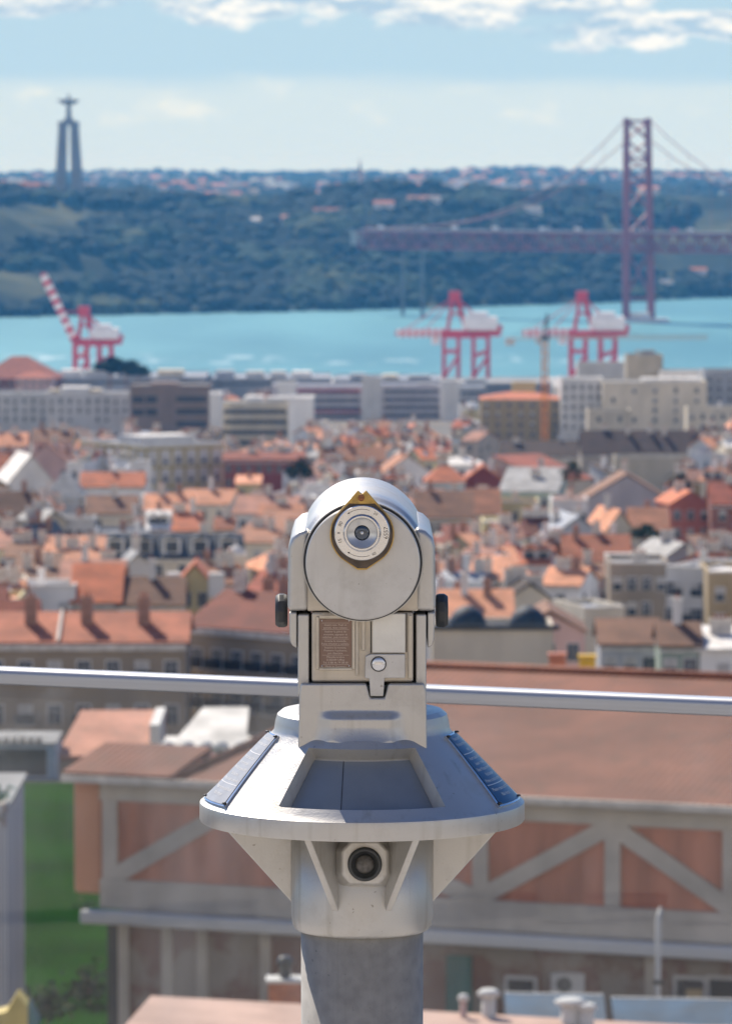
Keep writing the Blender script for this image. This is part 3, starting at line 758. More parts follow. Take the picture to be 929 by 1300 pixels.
for i, z in enumerate((14.6, 10.2, 5.8)):
    MB().box(2.2, 12.9, -.05, -.001, z, z+2.2, M['glass_dark']).box(2.2, 12.9, -.3, -.051, z-.5, z+.25, WALL['brown']).build('loggia', r_)
    if i < 2:
        MB().box(-13.2, -9.2, -.05, -.001, z, z+2.2, M['glass_dark']).build('loggia', r_); MB().box(-8.4, -4.6, -.05, -.001, z, z+2.4, M['glass_dark']).build('loggia', r_)
H(280, 368, 514, 'cream', 'white', 'flat', 0, D=1500, dep=16, hgt=20, fl=4, wk='strip', chims=0, boxes=((.35, .62, 1, 9, 8, 'white'), (.66, .95, 1, 8, 8, 'white')), vis=48, label='cream block with long dark window bands between white end walls', cat='apartment block', name='apartment_block', group=G1)
H(366, 398, 508, 'white', 'white', 'flat', 0, D=1480, dep=18, hgt=24, fl=0, chims=0, vis=52, label='blank white end tower of the window banded block', cat='tower', name='end_tower', group=G1)
H(266, 281, 503, 'white', 'white', 'flat', 0, D=1480, dep=18, hgt=24, fl=0, chims=0, vis=58, label='narrow white end wall right beside the brown loggia block', cat='tower', name='end_tower', group=G1)
H(610, 712, 507, 'ochre', 'terracotta', 'hip', 8, D=1600, dep=18, hgt=22, fl=4, cols=7, chims=0, vis=50, label='ochre apartment block with orange roof left of the white one', cat='apartment block', name='apartment_block', group=G1)
H(650, 680, 489, 'yellow', 'grey', 'flat', 0, D=1625, dep=8, hgt=8, fl=0, chims=0, label='pale yellow roof house behind the ochre apartment block', cat='building', name='lift_house', group=G1)
H(712, 765, 484, 'white', 'white', 'flat', 0, D=1590, dep=18, hgt=26, fl=5, cols=5, wk='tall', chims=0, vis=70, label='tall white apartment block with ochre window bays right of the construction crane', cat='apartment block', name='apartment_block', group=G1)
H(733, 797, 464, 'white', 'white', 'flat', 0, D=1700, dep=14, hgt=10, fl=0, chims=0, label='long white roof pavilion with pink edge behind the cream complex', cat='building', name='roof_pavilion', group=G1)
H(765, 897, 488, 'cream', 'grey', 'flat', 0, D=1580, dep=24, hgt=28, fl=4, cols=5, chims=0, boxes=((.38, .95, 3, 6, 8, 'white'),), vis=58, label='large cream apartment complex at the right with scattered dark windows', cat='apartment block', name='apartment_block', group=G1)
H(795, 841, 454, 'cream', 'grey', 'flat', 0, D=1640, dep=14, hgt=16, fl=0, chims=2, boxes=((.4, .8, 3, 8, 4, 'grey'),), label='cream plant room on top of the large cream complex', cat='building', name='plant_room', group=G1)
H(838, 896, 474, 'white', 'grey', 'flat', 0, D=1630, dep=14, hgt=10, fl=1, chims=0, label='white upper terrace right of the cream plant room', cat='building', name='terrace_block', group=G1)
H(893, 960, 474, 'grey', 'grey', 'flat', 0, D=1600, dep=20, hgt=26, fl=4, chims=0, label='pale grey apartment block at the right picture edge', cat='apartment block', name='apartment_block', group=G1)
H(746, 800, 524, 'cream', 'grey', 'flat', 0, D=1490, dep=14, hgt=16, fl=1, cols=2, chims=0, label='low cream block in front of the white apartment block', cat='building', name='building', group=G1)
H(872, 950, 521, 'cream', 'grey', 'flat', 0, D=1500, dep=14, hgt=16, fl=2, chims=1, label='low cream building in front of the pale grey block at right', cat='building', name='building', group=G1)

# ---- middle rows
H(575, 744, 579, 'cream', 'umber', 'gx', 17, D=1310, dep=14, fl=0, chims=3, label='long low building with dark umber roof under the ochre block')
H(738, 905, 577, 'beige', 'umber', 'gx', 28, D=1270, dep=16, fl=0, chims=5, label='long building with brown roof and pale chimneys under the cream complex')
H(780, 960, 584, 'cream', 'grey', 'flat', 0, D=1180, dep=10, fl=0, chims=1, vis=4, label='cream wall and grey terrace below the long brown roof')
r_, W_, s_ = H(187, 282, 568, 'white', 'grey', 'flat', 0, ang=33, D=1120, dep=31, hgt=17, fl=0, chims=0, boxes=((.1, .8, 6, 12, 10, 'white'), (.3, .95, 16, 9, 8, 'grey')), vis=58, label='large white corner building with gold trimmed window bays', cat='building', name='corner_building')
gold = mat('gold_trim', (.46, .38, .17), .7)
for side in (0, 1):
    ln = W_ if side == 0 else 31; nb = 6 if side == 0 else 8
    g = MB()
    def T(x0, x1, z0, z1, pr=.25):
        if side == 0: g.box(-W_/2+x0, -W_/2+x1, -pr, -.002, z0, z1, gold)
        else: g.box(-W_/2-pr, -W_/2-.002, x0, x1, z0, z1, gold)
    for z in (16.6, 12.2, 7.8, 3.4): T(0, ln, z, z+.6, .35)
    for i in range(nb+1): T(max(0, ln*i/nb-.35), min(ln, ln*i/nb+.35), 0, 16.59)
    g.build('gold_trim', r_)
    for fl_ in range(3):
        for i in range(nb):
            x = ln*(i+.5)/nb; z = 13.2-4.4*fl_
            if side == 0: inst('window', WM['tall'] if (i+fl_) % 4 == 2 else WM['blind'], r_, (-W_/2+x, -.004, z))
            else: inst('window', WM['blind'], r_, (-W_/2-.004, x, z), -R(90))
H(284, 386, 584, 'maroon', 'rust', 'gx', 8, D=1110, dep=12, fl=2, cols=8, chims=2, vis=34, label='dark maroon house row right of the white gold corner building')
H(300, 330, 615, 'yellow', 'salmon', 'shed', 6, D=1010, fl=1, cols=2, vis=22, label='narrow pale yellow house below the maroon row')
H(-20, 34, 566, 'pink', 'salmon', 'gx', 15, D=1220, label='pink house with salmon roof at the left edge below the white block')
H(42, 92, 560, 'pink', 'brown', 'gx', 14, D=1260, label='pink house with brown roof left of the white corner building')
H(26, 92, 590, 'pink', 'rose', 'gy', 26, ang=-10, D=1120, cols=3, label='rosy gabled house beside the white corner building')
H(-10, 28, 597, 'cream', 'terracotta', 'gx', 20, D=1050, label='cream house with terracotta slope at the left edge above the white shed')
H(12, 68, 612, 'white', 'white', 'gy', 34, ang=14, D=1000, dep=16, fl=1, chims=0, label='bright white pitched shed among the roofs at left')
H(58, 106, 634, 'grey', 'grey', 'hip', 32, D=900, fl=0, chims=0, label='house under a plain grey pyramid roof at left')
H(103, 182, 618, 'white', 'terracotta', 'gx', 16, D=960, fl=1, cols=5, chims=1, label='long low white house with terracotta roof under the white corner building')
H(103, 182, 636, 'white', 'grey', 'flat', 0, D=900, fl=1, cols=6, chims=1, label='low flat white building below the long white house')
H(-20, 44, 662, 'stone', 'brown', 'gx', 34, D=830, dep=14, label='house with large plain brown roof at the left edge')
H(46, 120, 664, 'white', 'white', 'flat', 0, D=800, dep=7, fl=1, cols=6, wk='tall', chims=2, label='terrace house with bright white flat roof and dark glazed front')
H(110, 172, 652, 'cream', 'brown', 'gx', 20, D=860, label='cream house with faded brown roof above the dormered slate roof')
H(184, 242, 648, 'white', 'salmon', 'gx', 18, D=870, label='white house with bright salmon roof below the gold trimmed building')
H(226, 290, 640, 'cream', 'salmon', 'gx', 16, ang=-15, D=900, label='cream house with salmon roof turned towards the maroon row')
# slate mansard with white dormers
r_, W_, s_ = H(127, 306, 707, 'cream', 'slate', 'gx', 26, D=700, dep=8, fl=2, chims=2, vis=8, label='house row with steep slate roof and five white dormers')
for i in range(5): inst('dormer', dormer_mesh('white', 'slate', 2.6, 2.3, 3.2), r_, (-W_/2+W_*(.11+.2*i), .4, 14+.35))
H(120, 190, 682, 'grey', 'bluegrey', 'flat', 0, D=745, fl=1, cols=4, chims=1, label='grey flat building behind the left half of the slate roof', cat='building', name='building')
H(56, 128, 712, 'cream', 'salmon', 'shed', 22, D=665, label='cream house with glowing salmon roof left of the dormers')
H(8, 62, 708, 'white', 'brown', 'gx', 14, D=670, chims=3, label='white house with three chimneys near the left edge')
H(18, 72, 738, 'white', 'brown', 'shed', 26, D=610, fl=1, cols=2, label='white house with dull brown lean-to roof at left')
H(78, 156, 738, 'cream', 'rose', 'gx', 22, D=610, fl=0, label='house with rose ridge roof in the left middle')
H(92, 152, 764, 'beige', 'terracotta', 'gx', 42, D=560, dep=13, fl=1, chims=0, vis=4, label='house with tall terracotta slope below the rose roof')
H(10, 96, 752, 'white', 'white', 'flat', 0, D=560, dep=8, fl=2, cols=3, wk='tall', chims=1, vis=30, label='boxy white house with a balcony window near the left edge')
H(-20, 24, 770, 'yellow', 'cream' if False else 'salmon', 'flat', 0, D=540, fl=2, cols=2, label='yellow house cut by the left picture edge above the railing')
H(150, 232, 768, 'cream', 'brown', 'gx', 30, D=560, fl=1, label='cream house with mottled brown roof under the slate roof')
H(250, 300, 742, 'beige', 'salmon', 'gx', 22, D=620, label='beige house with salmon roof right under the last dormer')
r_, W_, s_ = H(226, 268, 740, 'yellow', 'terracotta', 'gy', 24, D=570, dep=9, fl=2, cols=2, chims=0, label='small yellow gabled facade with white shoulders below the dormers')
MB().box(-W_/2-1.3, -W_/2+.3, -.5, 1.2, 12.2, 15.2, WALL['white']).build('shoulder', r_); MB().box(W_/2-.3, W_/2+1.6, -.5, 1.2, 12.2, 15.2, WALL['white']).build('shoulder', r_)
H(288, 366, 690, 'cream', 'salmon', 'shed', 30, ang=-22, D=740, dep=16, label='house with wide salmon slope turned towards the telescope')
H(296, 372, 652, 'white', 'rose', 'gx', 20, ang=-12, D=840, label='white house with rose roof above the wide salmon slope')
H(330, 384, 668, 'cream', 'salmon', 'gx', 24, D=790, label='cream house with salmon roof touching the telescope outline at left')
r_, W_, s_ = H(286, 312, 712, 'cream', 'white', 'flat', 0, D=640, dep=4, hgt=9, fl=1, cols=2, wk='tall', chims=0, label='little cream belvedere with white dome among red roofs', name='belvedere', cat='belvedere')
MB().lathe([(1.5, 9.3), (1.4, 9.9), (1.0, 10.5), (.5, 10.8), (.05, 11)], WALL['white'], c=(0, 2, 0), n=16).build('dome', r_)
H(296, 352, 772, 'stone', 'rust', 'gx', 40, ang=-30, D=540, dep=14, chims=3, label='house with deep rust roof and chimneys left of the telescope knob')
H(330, 380, 760, 'beige', 'terracotta', 'gx', 30, D=570, chims=2, label='beige house with terracotta roof behind the telescope knob')

# right of the telescope
H(488, 548, 600, 'white', 'salmon', 'gy', 22, ang=8, D=1010, fl=1, chims=1, label='white gabled house just above the telescope')
H(425, 488, 585, 'white', 'salmon', 'gx', 16, D=1120, label='white house with salmon roof above and left of the telescope top')
H(540, 590, 612, 'white', 'terracotta', 'hip', 20, D=960, label='white house with terracotta hipped roof right of the telescope top')
H(586, 640, 612, 'maroon', 'terracotta', 'gy', 20, D=965, label='maroon gabled house right above the white chimney')
H(560, 612, 590, 'white', 'white', 'hip', 9, D=1050, chims=1, fl=1, label='white house with white hipped roof under the long dark roof')
H(528, 600, 657, 'stone', 'brown', 'gx', 30, D=850, dep=13, cols=6, wk='tall', chims=2, vis=30, label='stone faced house with brown roof right of the eyepiece height')
H(592, 634, 652, 'cream', 'salmon', 'gx', 28, D=870, chims=1, label='cream house with smooth salmon roof next to the yellow house')
H(622, 684, 642, 'yellow', 'yellow' if False else 'brown', 'flat', 0, D=880, fl=2, cols=3, chims=1, vis=22, label='pale yellow flat topped house right of the telescope', )
H(612, 640, 668, 'yellow', 'white', 'flat', 0, D=835, fl=1, cols=2, chims=0, label='small yellow house with white terrace in front of the yellow flat house')
H(634, 706, 625, 'green', 'grey', 'shed', 26, ang=-12, D=930, fl=1, cols=7, wk='tall', chims=1, vis=16, label='building with pale roof terrace above a green glazed gallery')
H(694, 752, 610, 'beige', 'rust', 'shed', 26, ang=35, D=960, dep=18, fl=0, chims=1, label='beige blank walled house with sloping rust roof')
H(742, 848, 634, 'lilac', 'brown', 'gy', 32, D=920, dep=14, fl=0, chims=1, vis=32, label='large blank lilac gabled wall at the right')
H(700, 746, 640, 'white', 'salmon', 'flat', 0, D=880, fl=2, cols=4, wk='tall', chims=1, vis=26, label='white house with dark windows left of the blank lilac wall')
H(850, 902, 640, 'coral', 'terracotta', 'gy', 16, ang=10, D=850, fl=3, cols=3, wk='tall', chims=1, vis=42, label='coral red gabled house at the right')
H(902, 960, 640, 'brick', 'rust', 'gx', 24, D=840, fl=2, chims=1, vis=45, label='dark brick house cut by the right picture edge')
H(762, 812, 682, 'cream', 'salmon', 'gy', 34, ang=15, D=760, fl=1, chims=1, label='cream house with pointed salmon roof in front of the lilac wall')
H(800, 848, 676, 'cream', 'salmon', 'gx', 28, D=780, chims=1, label='cream house with salmon roof left of the coral house')
H(688, 780, 688, 'grey', 'bluegrey', 'gy', 32, ang=10, D=735, dep=16, fl=0, chims=2, label='shed with broad blue grey metal roof at the right')
H(836, 898, 712, 'lilac', 'grey', 'gy', 22, ang=20, D=690, fl=0, chims=1, label='house with dull grey domed looking roof below the coral house')
H(716, 800, 712, 'cream', 'terracotta', 'gx', 28, D=680, dep=14, chims=3, fl=1, label='cream house with terracotta roof and white chimneys below the metal roof')
H(768, 808, 712, 'white', 'white', 'flat', 0, D=640, dep=2.5, fl=0, chims=0, hgt=4.2, label='bright white blank wall above the grey beige house')
H(720, 776, 734, 'pink', 'brown', 'gx', 14, D=632, fl=2, cols=4, label='brownish pink house left of the grey beige house')
H(774, 848, 722, 'stone', 'grey', 'flat', 0, D=620, dep=12, hgt=18, fl=3, cols=4, wk='tall', chims=1, vis=66, label='grey beige house with round topped windows at right')
H(846, 896, 728, 'white', 'white', 'flat', 0, ang=-28, D=600, dep=14, hgt=17, fl=4, cols=5, wk='tall', chims=1, vis=66, label='white angled apartment house with cream bays at the right')
H(898, 960, 734, 'ochre', 'white', 'flat', 0, D=590, dep=14, hgt=18, fl=3, wk='tall', chims=0, vis=60, label='ochre apartment house cut by the right picture edge')
H(762, 836, 818, 'grey', 'brown', 'gx', 26, D=440, dep=9, fl=1, cols=3, chims=0, label='grey walled house with orange brown roof near the railing at right')
H(838, 888, 820, 'green', 'brown', 'gx', 24, D=430, dep=8, fl=1, cols=2, wk='tall', chims=1, label='green walled little house with brown roof near the railing at right')
H(886, 950, 826, 'white', 'white', 'shed', 18, D=430, dep=8, fl=1, chims=1, label='white lean-to house at the right edge above the railing')
H(652, 742, 802, 'pink', 'brown', 'gy', 26, D=470, dep=11, fl=2, cols=3, chims=0, label='pink gabled house in front of the two dark domes')
H(560, 650, 790, 'white', 'salmon', 'gx', 34, D=510, dep=13, fl=0, chims=2, label='white house with salmon roof behind the left dark dome')
r_, W_, s_ = H(548, 702, 806, 'cream', 'grey', 'flat', 0, D=450, dep=8, hgt=12, fl=0, chims=0, label='long beige terrace building carrying two dark round domes', cat='building', name='terrace_building')
dome_m = mat('dark_dome', (.015, .03, .05), .7)
for fx in (.30, .80):
    cx_ = -W_/2+W_*fx
    MB().lathe([(1.85, 12.32), (1.8, 13.0), (1.5, 13.7), (1.0, 14.2), (.4, 14.5), (.02, 14.55)], dome_m, c=(cx_, 3.2, 0), n=20).build('dome', r_)
MB().box(-W_/2-.3, W_/2+.6, -.35, -.005, 12.5, 12.95, M['dark']).build('gutter', r_)

# ---- near apartment house, left
ROOF['clay'] = tile_mat('roof_clay', (.50, .17, .09))
r_, W_, s_ = H(-60, 236, 816, 'stone', 'clay', 'gx', 30, D=425, dep=12, hgt=13, fl=0, chims=0, label='long ochre stone apartment house with big terracotta roof behind the railing at left', cat='apartment house', name='apartment_house')
for i, x in enumerate((-60+36*5/3, 118-15, 180)):
    me = chim_mesh(M['chimb'], 2.6, 1.1, 2)
    px_ = (36, 108, 181)[i]
    inst('chimney', me, r_, ((px_-88)*s_, 3.6, 13+1.1))
for px_ in (74,):
    MB().bar((0, -.4, 0), (0, 6, 2.2), .25, M['chim'], .3).build('roof_rib', r_, loc=((px_-88)*s_, 0, 13.2))
MB().box(-W_/2, W_/2, -.5, -.003, 12.3, 12.9, M['chim']).build('cornice', r_)
for k_, row in enumerate((9.6, 5.6, 1.8)):
    for j in range(8):
        x = -W_/2+W_*(j+.5)/8
        inst('window', WM['tall'] if (j+k_) % 3 else WM['blind'], r_, (x, -.004, row))
        if k_ < 2 and j % 2 == 0:
            MB().box(-.9, .9, -.8, -.11, -.15, 0, M['chim']).box(-.9, .9, -.8, -.76, .0, .9, M['iron']).build('balcony', r_, loc=(x, 0, row))
r_, W_, s_ = H(236, 392, 800, 'stone', 'rust', 'gx', 40, ang=-38, D=436, dep=12, hgt=14, fl=0, chims=7, label='angled wing of the apartment house with balconies left of the telescope', cat='apartment house', name='apartment_house')
MB().box(-W_/2, W_/2, -.5, -.003, 13.3, 13.9, M['chim']).build('cornice', r_)
for k_, row in enumerate((10.2, 6.4, 2.6)):
    for j in range(6):
        x = -W_/2+W_*(j+.5)/6
        inst('window', WM['tall'], r_, (x, -.004, row))
        MB().box(-1.0, 1.0, -.9, -.11, -.15, 0, M['chim']).box(-1.0, 1.0, -.9, -.85, .0, .95, M['iron']).build('balcony', r_, loc=(x, 0, row))

# ---- filler houses between them
HAND = [h[1]['box'] for h in HOUSES]
fr = random.Random(21)
rows = [(512, 22), (524, 24), (536, 25), (548, 27), (559, 28), (570, 30), (582, 32), (595, 34), (608, 37), (622, 40), (636, 43), (651, 46), (667, 50), (684, 54), (702, 58), (721, 62), (741, 66), (762, 70), (784, 76)]
wk_ = ['white']*12+['cream']*5+['pink']*2+['yellow']*2+['beige']*3+['lilac', 'grey', 'ochre', 'coral', 'blue', 'green']
rk_ = ['terracotta']*4+['salmon']*7+['rose']*4+['rust']*3+['brown']*5+['umber', 'umber', 'umber', 'grey', 'bluegrey', 'white', 'slate', 'slate']
for y, w in rows:
    w *= .86; x = -20+fr.uniform(0, w)
    while x < 935:
        ww = w*fr.uniform(.5, .95); yy_ = y+fr.uniform(-7, 7); rh = w*fr.uniform(.26, .5)
        cx_ = x+ww/2; cy_ = yy_-rh/2
        hid = 385 < x and x+ww < 535 and yy_ > 640
        def cov(b_):
            ix = min(x+ww, b_[2])-max(x, b_[0]); iy = min(yy_+9, b_[3])-max(yy_-rh, b_[1])
            return ix*iy if ix > 0 and iy > 0 else 0
        inside = sum(cov(b_) for b_ in HAND) > .48*ww*(rh+9) or any(cov(b_) > .42*(b_[2]-b_[0])*(b_[3]-b_[1]) for b_ in HAND)
        if not inside and not hid and fr.random() < .96:
            typ = fr.choice(['gx', 'gx', 'gx', 'gy', 'hip', 'shed', 'flat'])
            wl = fr.choice(wk_); rf = fr.choice(rk_) if typ != 'flat' else fr.choice(['white', 'grey', 'bluegrey', 'salmon'])
            house(x, x+ww, yy_, wl, rf, typ, rh if typ != 'flat' else 0, ang=fr.choice([-30, -18, -8, 0, 0, 8, 18, 30]), dep=fr.uniform(8, 13), D=D_of(yy_)*fr.uniform(.98, 1.02),
                  fl=2, cols=None, wk=fr.choice(['plain', 'tall']), dorm=(2 if typ == 'gx' and fr.random() < .15 and w > 30 else 0), rg=fr)
        x += ww+fr.uniform(-4, 5)

# the town goes on to both sides beyond the picture: one mass
ob = MB(); qr = random.Random(77)
def simple(px, y, D, w, dep, rhm, hgt, wl, rf, zg=None):
    c = P(px, y, D); z1 = c.z if zg is None else zg+hgt; z0 = z1-hgt; x0, x1 = c.x-w/2, c.x+w/2
    ob.box(x0, x1, D, D+dep, z0, z1, wl)
    ob.add([(x0-.3, D-.3, z1+.02), (x1+.3, D-.3, z1+.02), (x1+.3, D+dep+.3, z1+.02), (x0-.3, D+dep+.3, z1+.02), (x0-.3, D+dep/2, z1+rhm), (x1+.3, D+dep/2, z1+rhm)], [(0, 1, 5, 4), (2, 3, 4, 5), (0, 4, 3), (1, 2, 5), (3, 2, 1, 0)], rf)
    ob.box(c.x-.5, c.x+.5, D+dep*.5, D+dep*.5+.7, z1+rhm-1, z1+rhm+1.4, M['chim'])
    for k in range(int(w/3)):
        for l in (0, 1, 2):
            xx_ = x0+1.5+3*k
            if xx_ < x1-.8 and z1-3-3.3*l > z0: ob.box(xx_-.55, xx_+.55, D-.05, D-.002, z1-3-3.3*l, z1-1.3-3.3*l, M['glass_dark'])
orow = [(y, None) for y, w in rows]+[(815, 435)]
for y, Dx in orow:
    D = Dx or D_of(y); s_ = D/6000
    for a, b_ in ((-1500, -90), (1010, 2450)):
        x = a
        while x < b_:
            w = qr.uniform(7, 14); simple(x+w/s_/2, y+qr.uniform(-6, 6), D*qr.uniform(.985, 1.015), w, qr.uniform(8, 12), qr.uniform(2, 4), 16, WALL[qr.choice(wk_)], ROOF[qr.choice(rk_)])
            x += (w+qr.uniform(-.5, 2))/s_
for D in (130, 165, 205, 245, 290, 335, 380):
    s_ = D/6000
    for a, b_ in ((-1700, -190-40*(D < 200)), (1090+90*(D < 200), 2700)):
        x = a
        while x < b_:
            w = qr.uniform(8, 13)
            if x+w/s_ < b_: simple(x+w/s_/2, 900, D*qr.uniform(.97, 1.03), w, qr.uniform(9, 13), qr.uniform(2, 3.5), 1, WALL[qr.choice(wk_)], ROOF[qr.choice(rk_)], None) if False else simple(x+w/s_/2, 900, D*qr.uniform(.97, 1.03), w, qr.uniform(9, 13), qr.uniform(2, 3.5), 9, WALL[qr.choice(wk_)], ROOF[qr.choice(rk_)], ground_z(D)-1)
            x += (w+qr.uniform(0, 4))/s_
tag(ob.build('outer_town'), 'tiled houses of the town continuing beyond both sides of the view', 'town', kind='stuff')
# labels of the filler houses
LM = [(187, 595, 'the white gold trimmed building'), (215, 695, 'the slate roof with dormers'), (335, 600, 'the maroon row'), (40, 600, 'the white pitched shed'), (82, 620, 'the grey pyramid roof'),
      (795, 625, 'the blank lilac wall'), (875, 655, 'the coral house'), (652, 640, 'the flat yellow house'), (735, 675, 'the blue grey metal roof'), (630, 790, 'the two dark domes'), (870, 760, 'the angled white apartment house'),
      (20, 645, 'the large brown roof at the edge'), (660, 568, 'the long dark roof'), (820, 563, 'the long brown roof'), (460, 560, 'the white stair towers'), (215, 520, 'the brown loggia block'), (382, 530, 'the white end tower'),
      (118, 790, 'the long terracotta roof'), (245, 755, 'the small yellow facade'), (120, 745, 'the tall terracotta slope'), (660, 620, 'the green glazed gallery'), (565, 645, 'the stone faced house'),
      (810, 750, 'the grey beige house'), (450, 600, 'the telescope top'), (575, 720, 'the telescope arm'), (345, 720, 'the telescope arm'), (300, 800, 'the angled apartment wing'), (300, 710, 'the little white dome'), (80, 665, 'the bright white flat roof')]
TY = dict(gx='pitched', gy='gabled', hip='hipped', shed='lean-to', flat='flat')
from collections import defaultdict
grp = defaultdict(list)
for r_, a, lb in HOUSES:
    if lb: continue
    best = min(LM, key=lambda l: (l[0]-a['x'])**2+((l[1]-a['y'])*1.6)**2)
    dx = a['x']-best[0]; dy = a['y']-best[1]
    pos = ('right of' if dx > 0 else 'left of') if abs(dx) > abs(dy)*1.2 else ('below' if dy > 0 else 'above')
    rc = {'bluegrey': 'blue grey', 'umber': 'dark brown'}.get(a['roof'], a['roof'])
    if a['typ'] == 'flat' : d = f"{a['wall']} house with flat {rc} top"
    else: d = f"{a['wall']} house with {TY[a['typ']]} {rc} roof"
    if a['dm']: d += ' and dormers'
    grp[(d, pos, best[2])].append((r_, a))
ordw = ['leftmost', 'second from left', 'third from left', 'fourth from left', 'fifth from left', 'sixth from left']
for (d, pos, lm), lst in grp.items():
    lst.sort(key=lambda q: q[1]['x'])
    for i, (r_, a) in enumerate(lst):
        lb = f"{d} {pos} {lm}"
        if len(lst) == 2: lb += ', '+['the left one', 'the right one'][i]
        elif len(lst) > 2: lb += ', '+(ordw[i] if i < len(lst)-1 else 'rightmost')
        if len(lb.replace(',', '').split()) > 16: lb = lb.replace(' and dormers', '').replace(' turned', '')
        if len(lb.split()) > 16: lb = lb.replace(' house ', ' ')
        r_['label'] = lb
print('houses', len(HOUSES))

# ------------------------------------------------------------------ trees
def tree(px, py, D, w, h, label, seed, pale=False):
    rg = random.Random(seed); base = P(px, py, D)
    r = empty('tree', base)
    MB().tube([(0, 0, -6), (0.1, 0, h*.35), (.3, .1, h*.6)], [h*.05, h*.035, h*.015], M['chimb'], 7).build('trunk', r)
    c = MB(); lm = [leaf[0], leaf[1]] if not pale else [leaf[1], leaf[2]]
    for i in range(420):
        t = rg.uniform(0, 2*math.pi); u = rg.uniform(-1, 1); q = rg.random()**.45
        ce = rg.choice([(0, 0, .6, 1), (-.32, .1, .5, .65), (.35, -.1, .5, .6), (.1, .2, .78, .6)])
        rr = q*ce[3]*.5
        p = Vector((ce[0]*w+math.cos(t)*math.sqrt(1-u*u)*rr*w, ce[1]*w+math.sin(t)*math.sqrt(1-u*u)*rr*w, ce[2]*h+u*rr*h*.8))
        s = w*.06*rg.uniform(.6, 1.4); a = Vector((rg.uniform(-1, 1), rg.uniform(-1, 1), rg.uniform(-1, 1))).normalized()*s; b_ = a.orthogonal().normalized()*s
        c.add([p-a, p+b_, p+a, p-b_], [(0, 1, 2, 3)], lm[i % 2])
    c.build('crown', r)
    tag(r, label, 'tree', 'trees among the houses')
tree(140, 478, 2200, 14, 9, 'dark bushy tree behind the grey warehouse at left', 1)
tree(160, 480, 2210, 16, 8, 'dark spreading tree right beside the left harbour crane', 2)
tree(176, 481, 2220, 10, 6, 'low dark tree at the right end of the tree row by the river', 3)
tree(725, 618, 890, 3.5, 5, 'small green tree between green gallery and lilac wall', 4, True)
tree(818, 690, 745, 4, 3, 'low green shrub tree below the pointed salmon roof', 5, True)
tree(862, 632, 900, 3.5, 5, 'green tree behind the coral house', 6)
tree(380, 618, 960, 5, 6, 'dark bare looking tree right of the maroon row', 7)

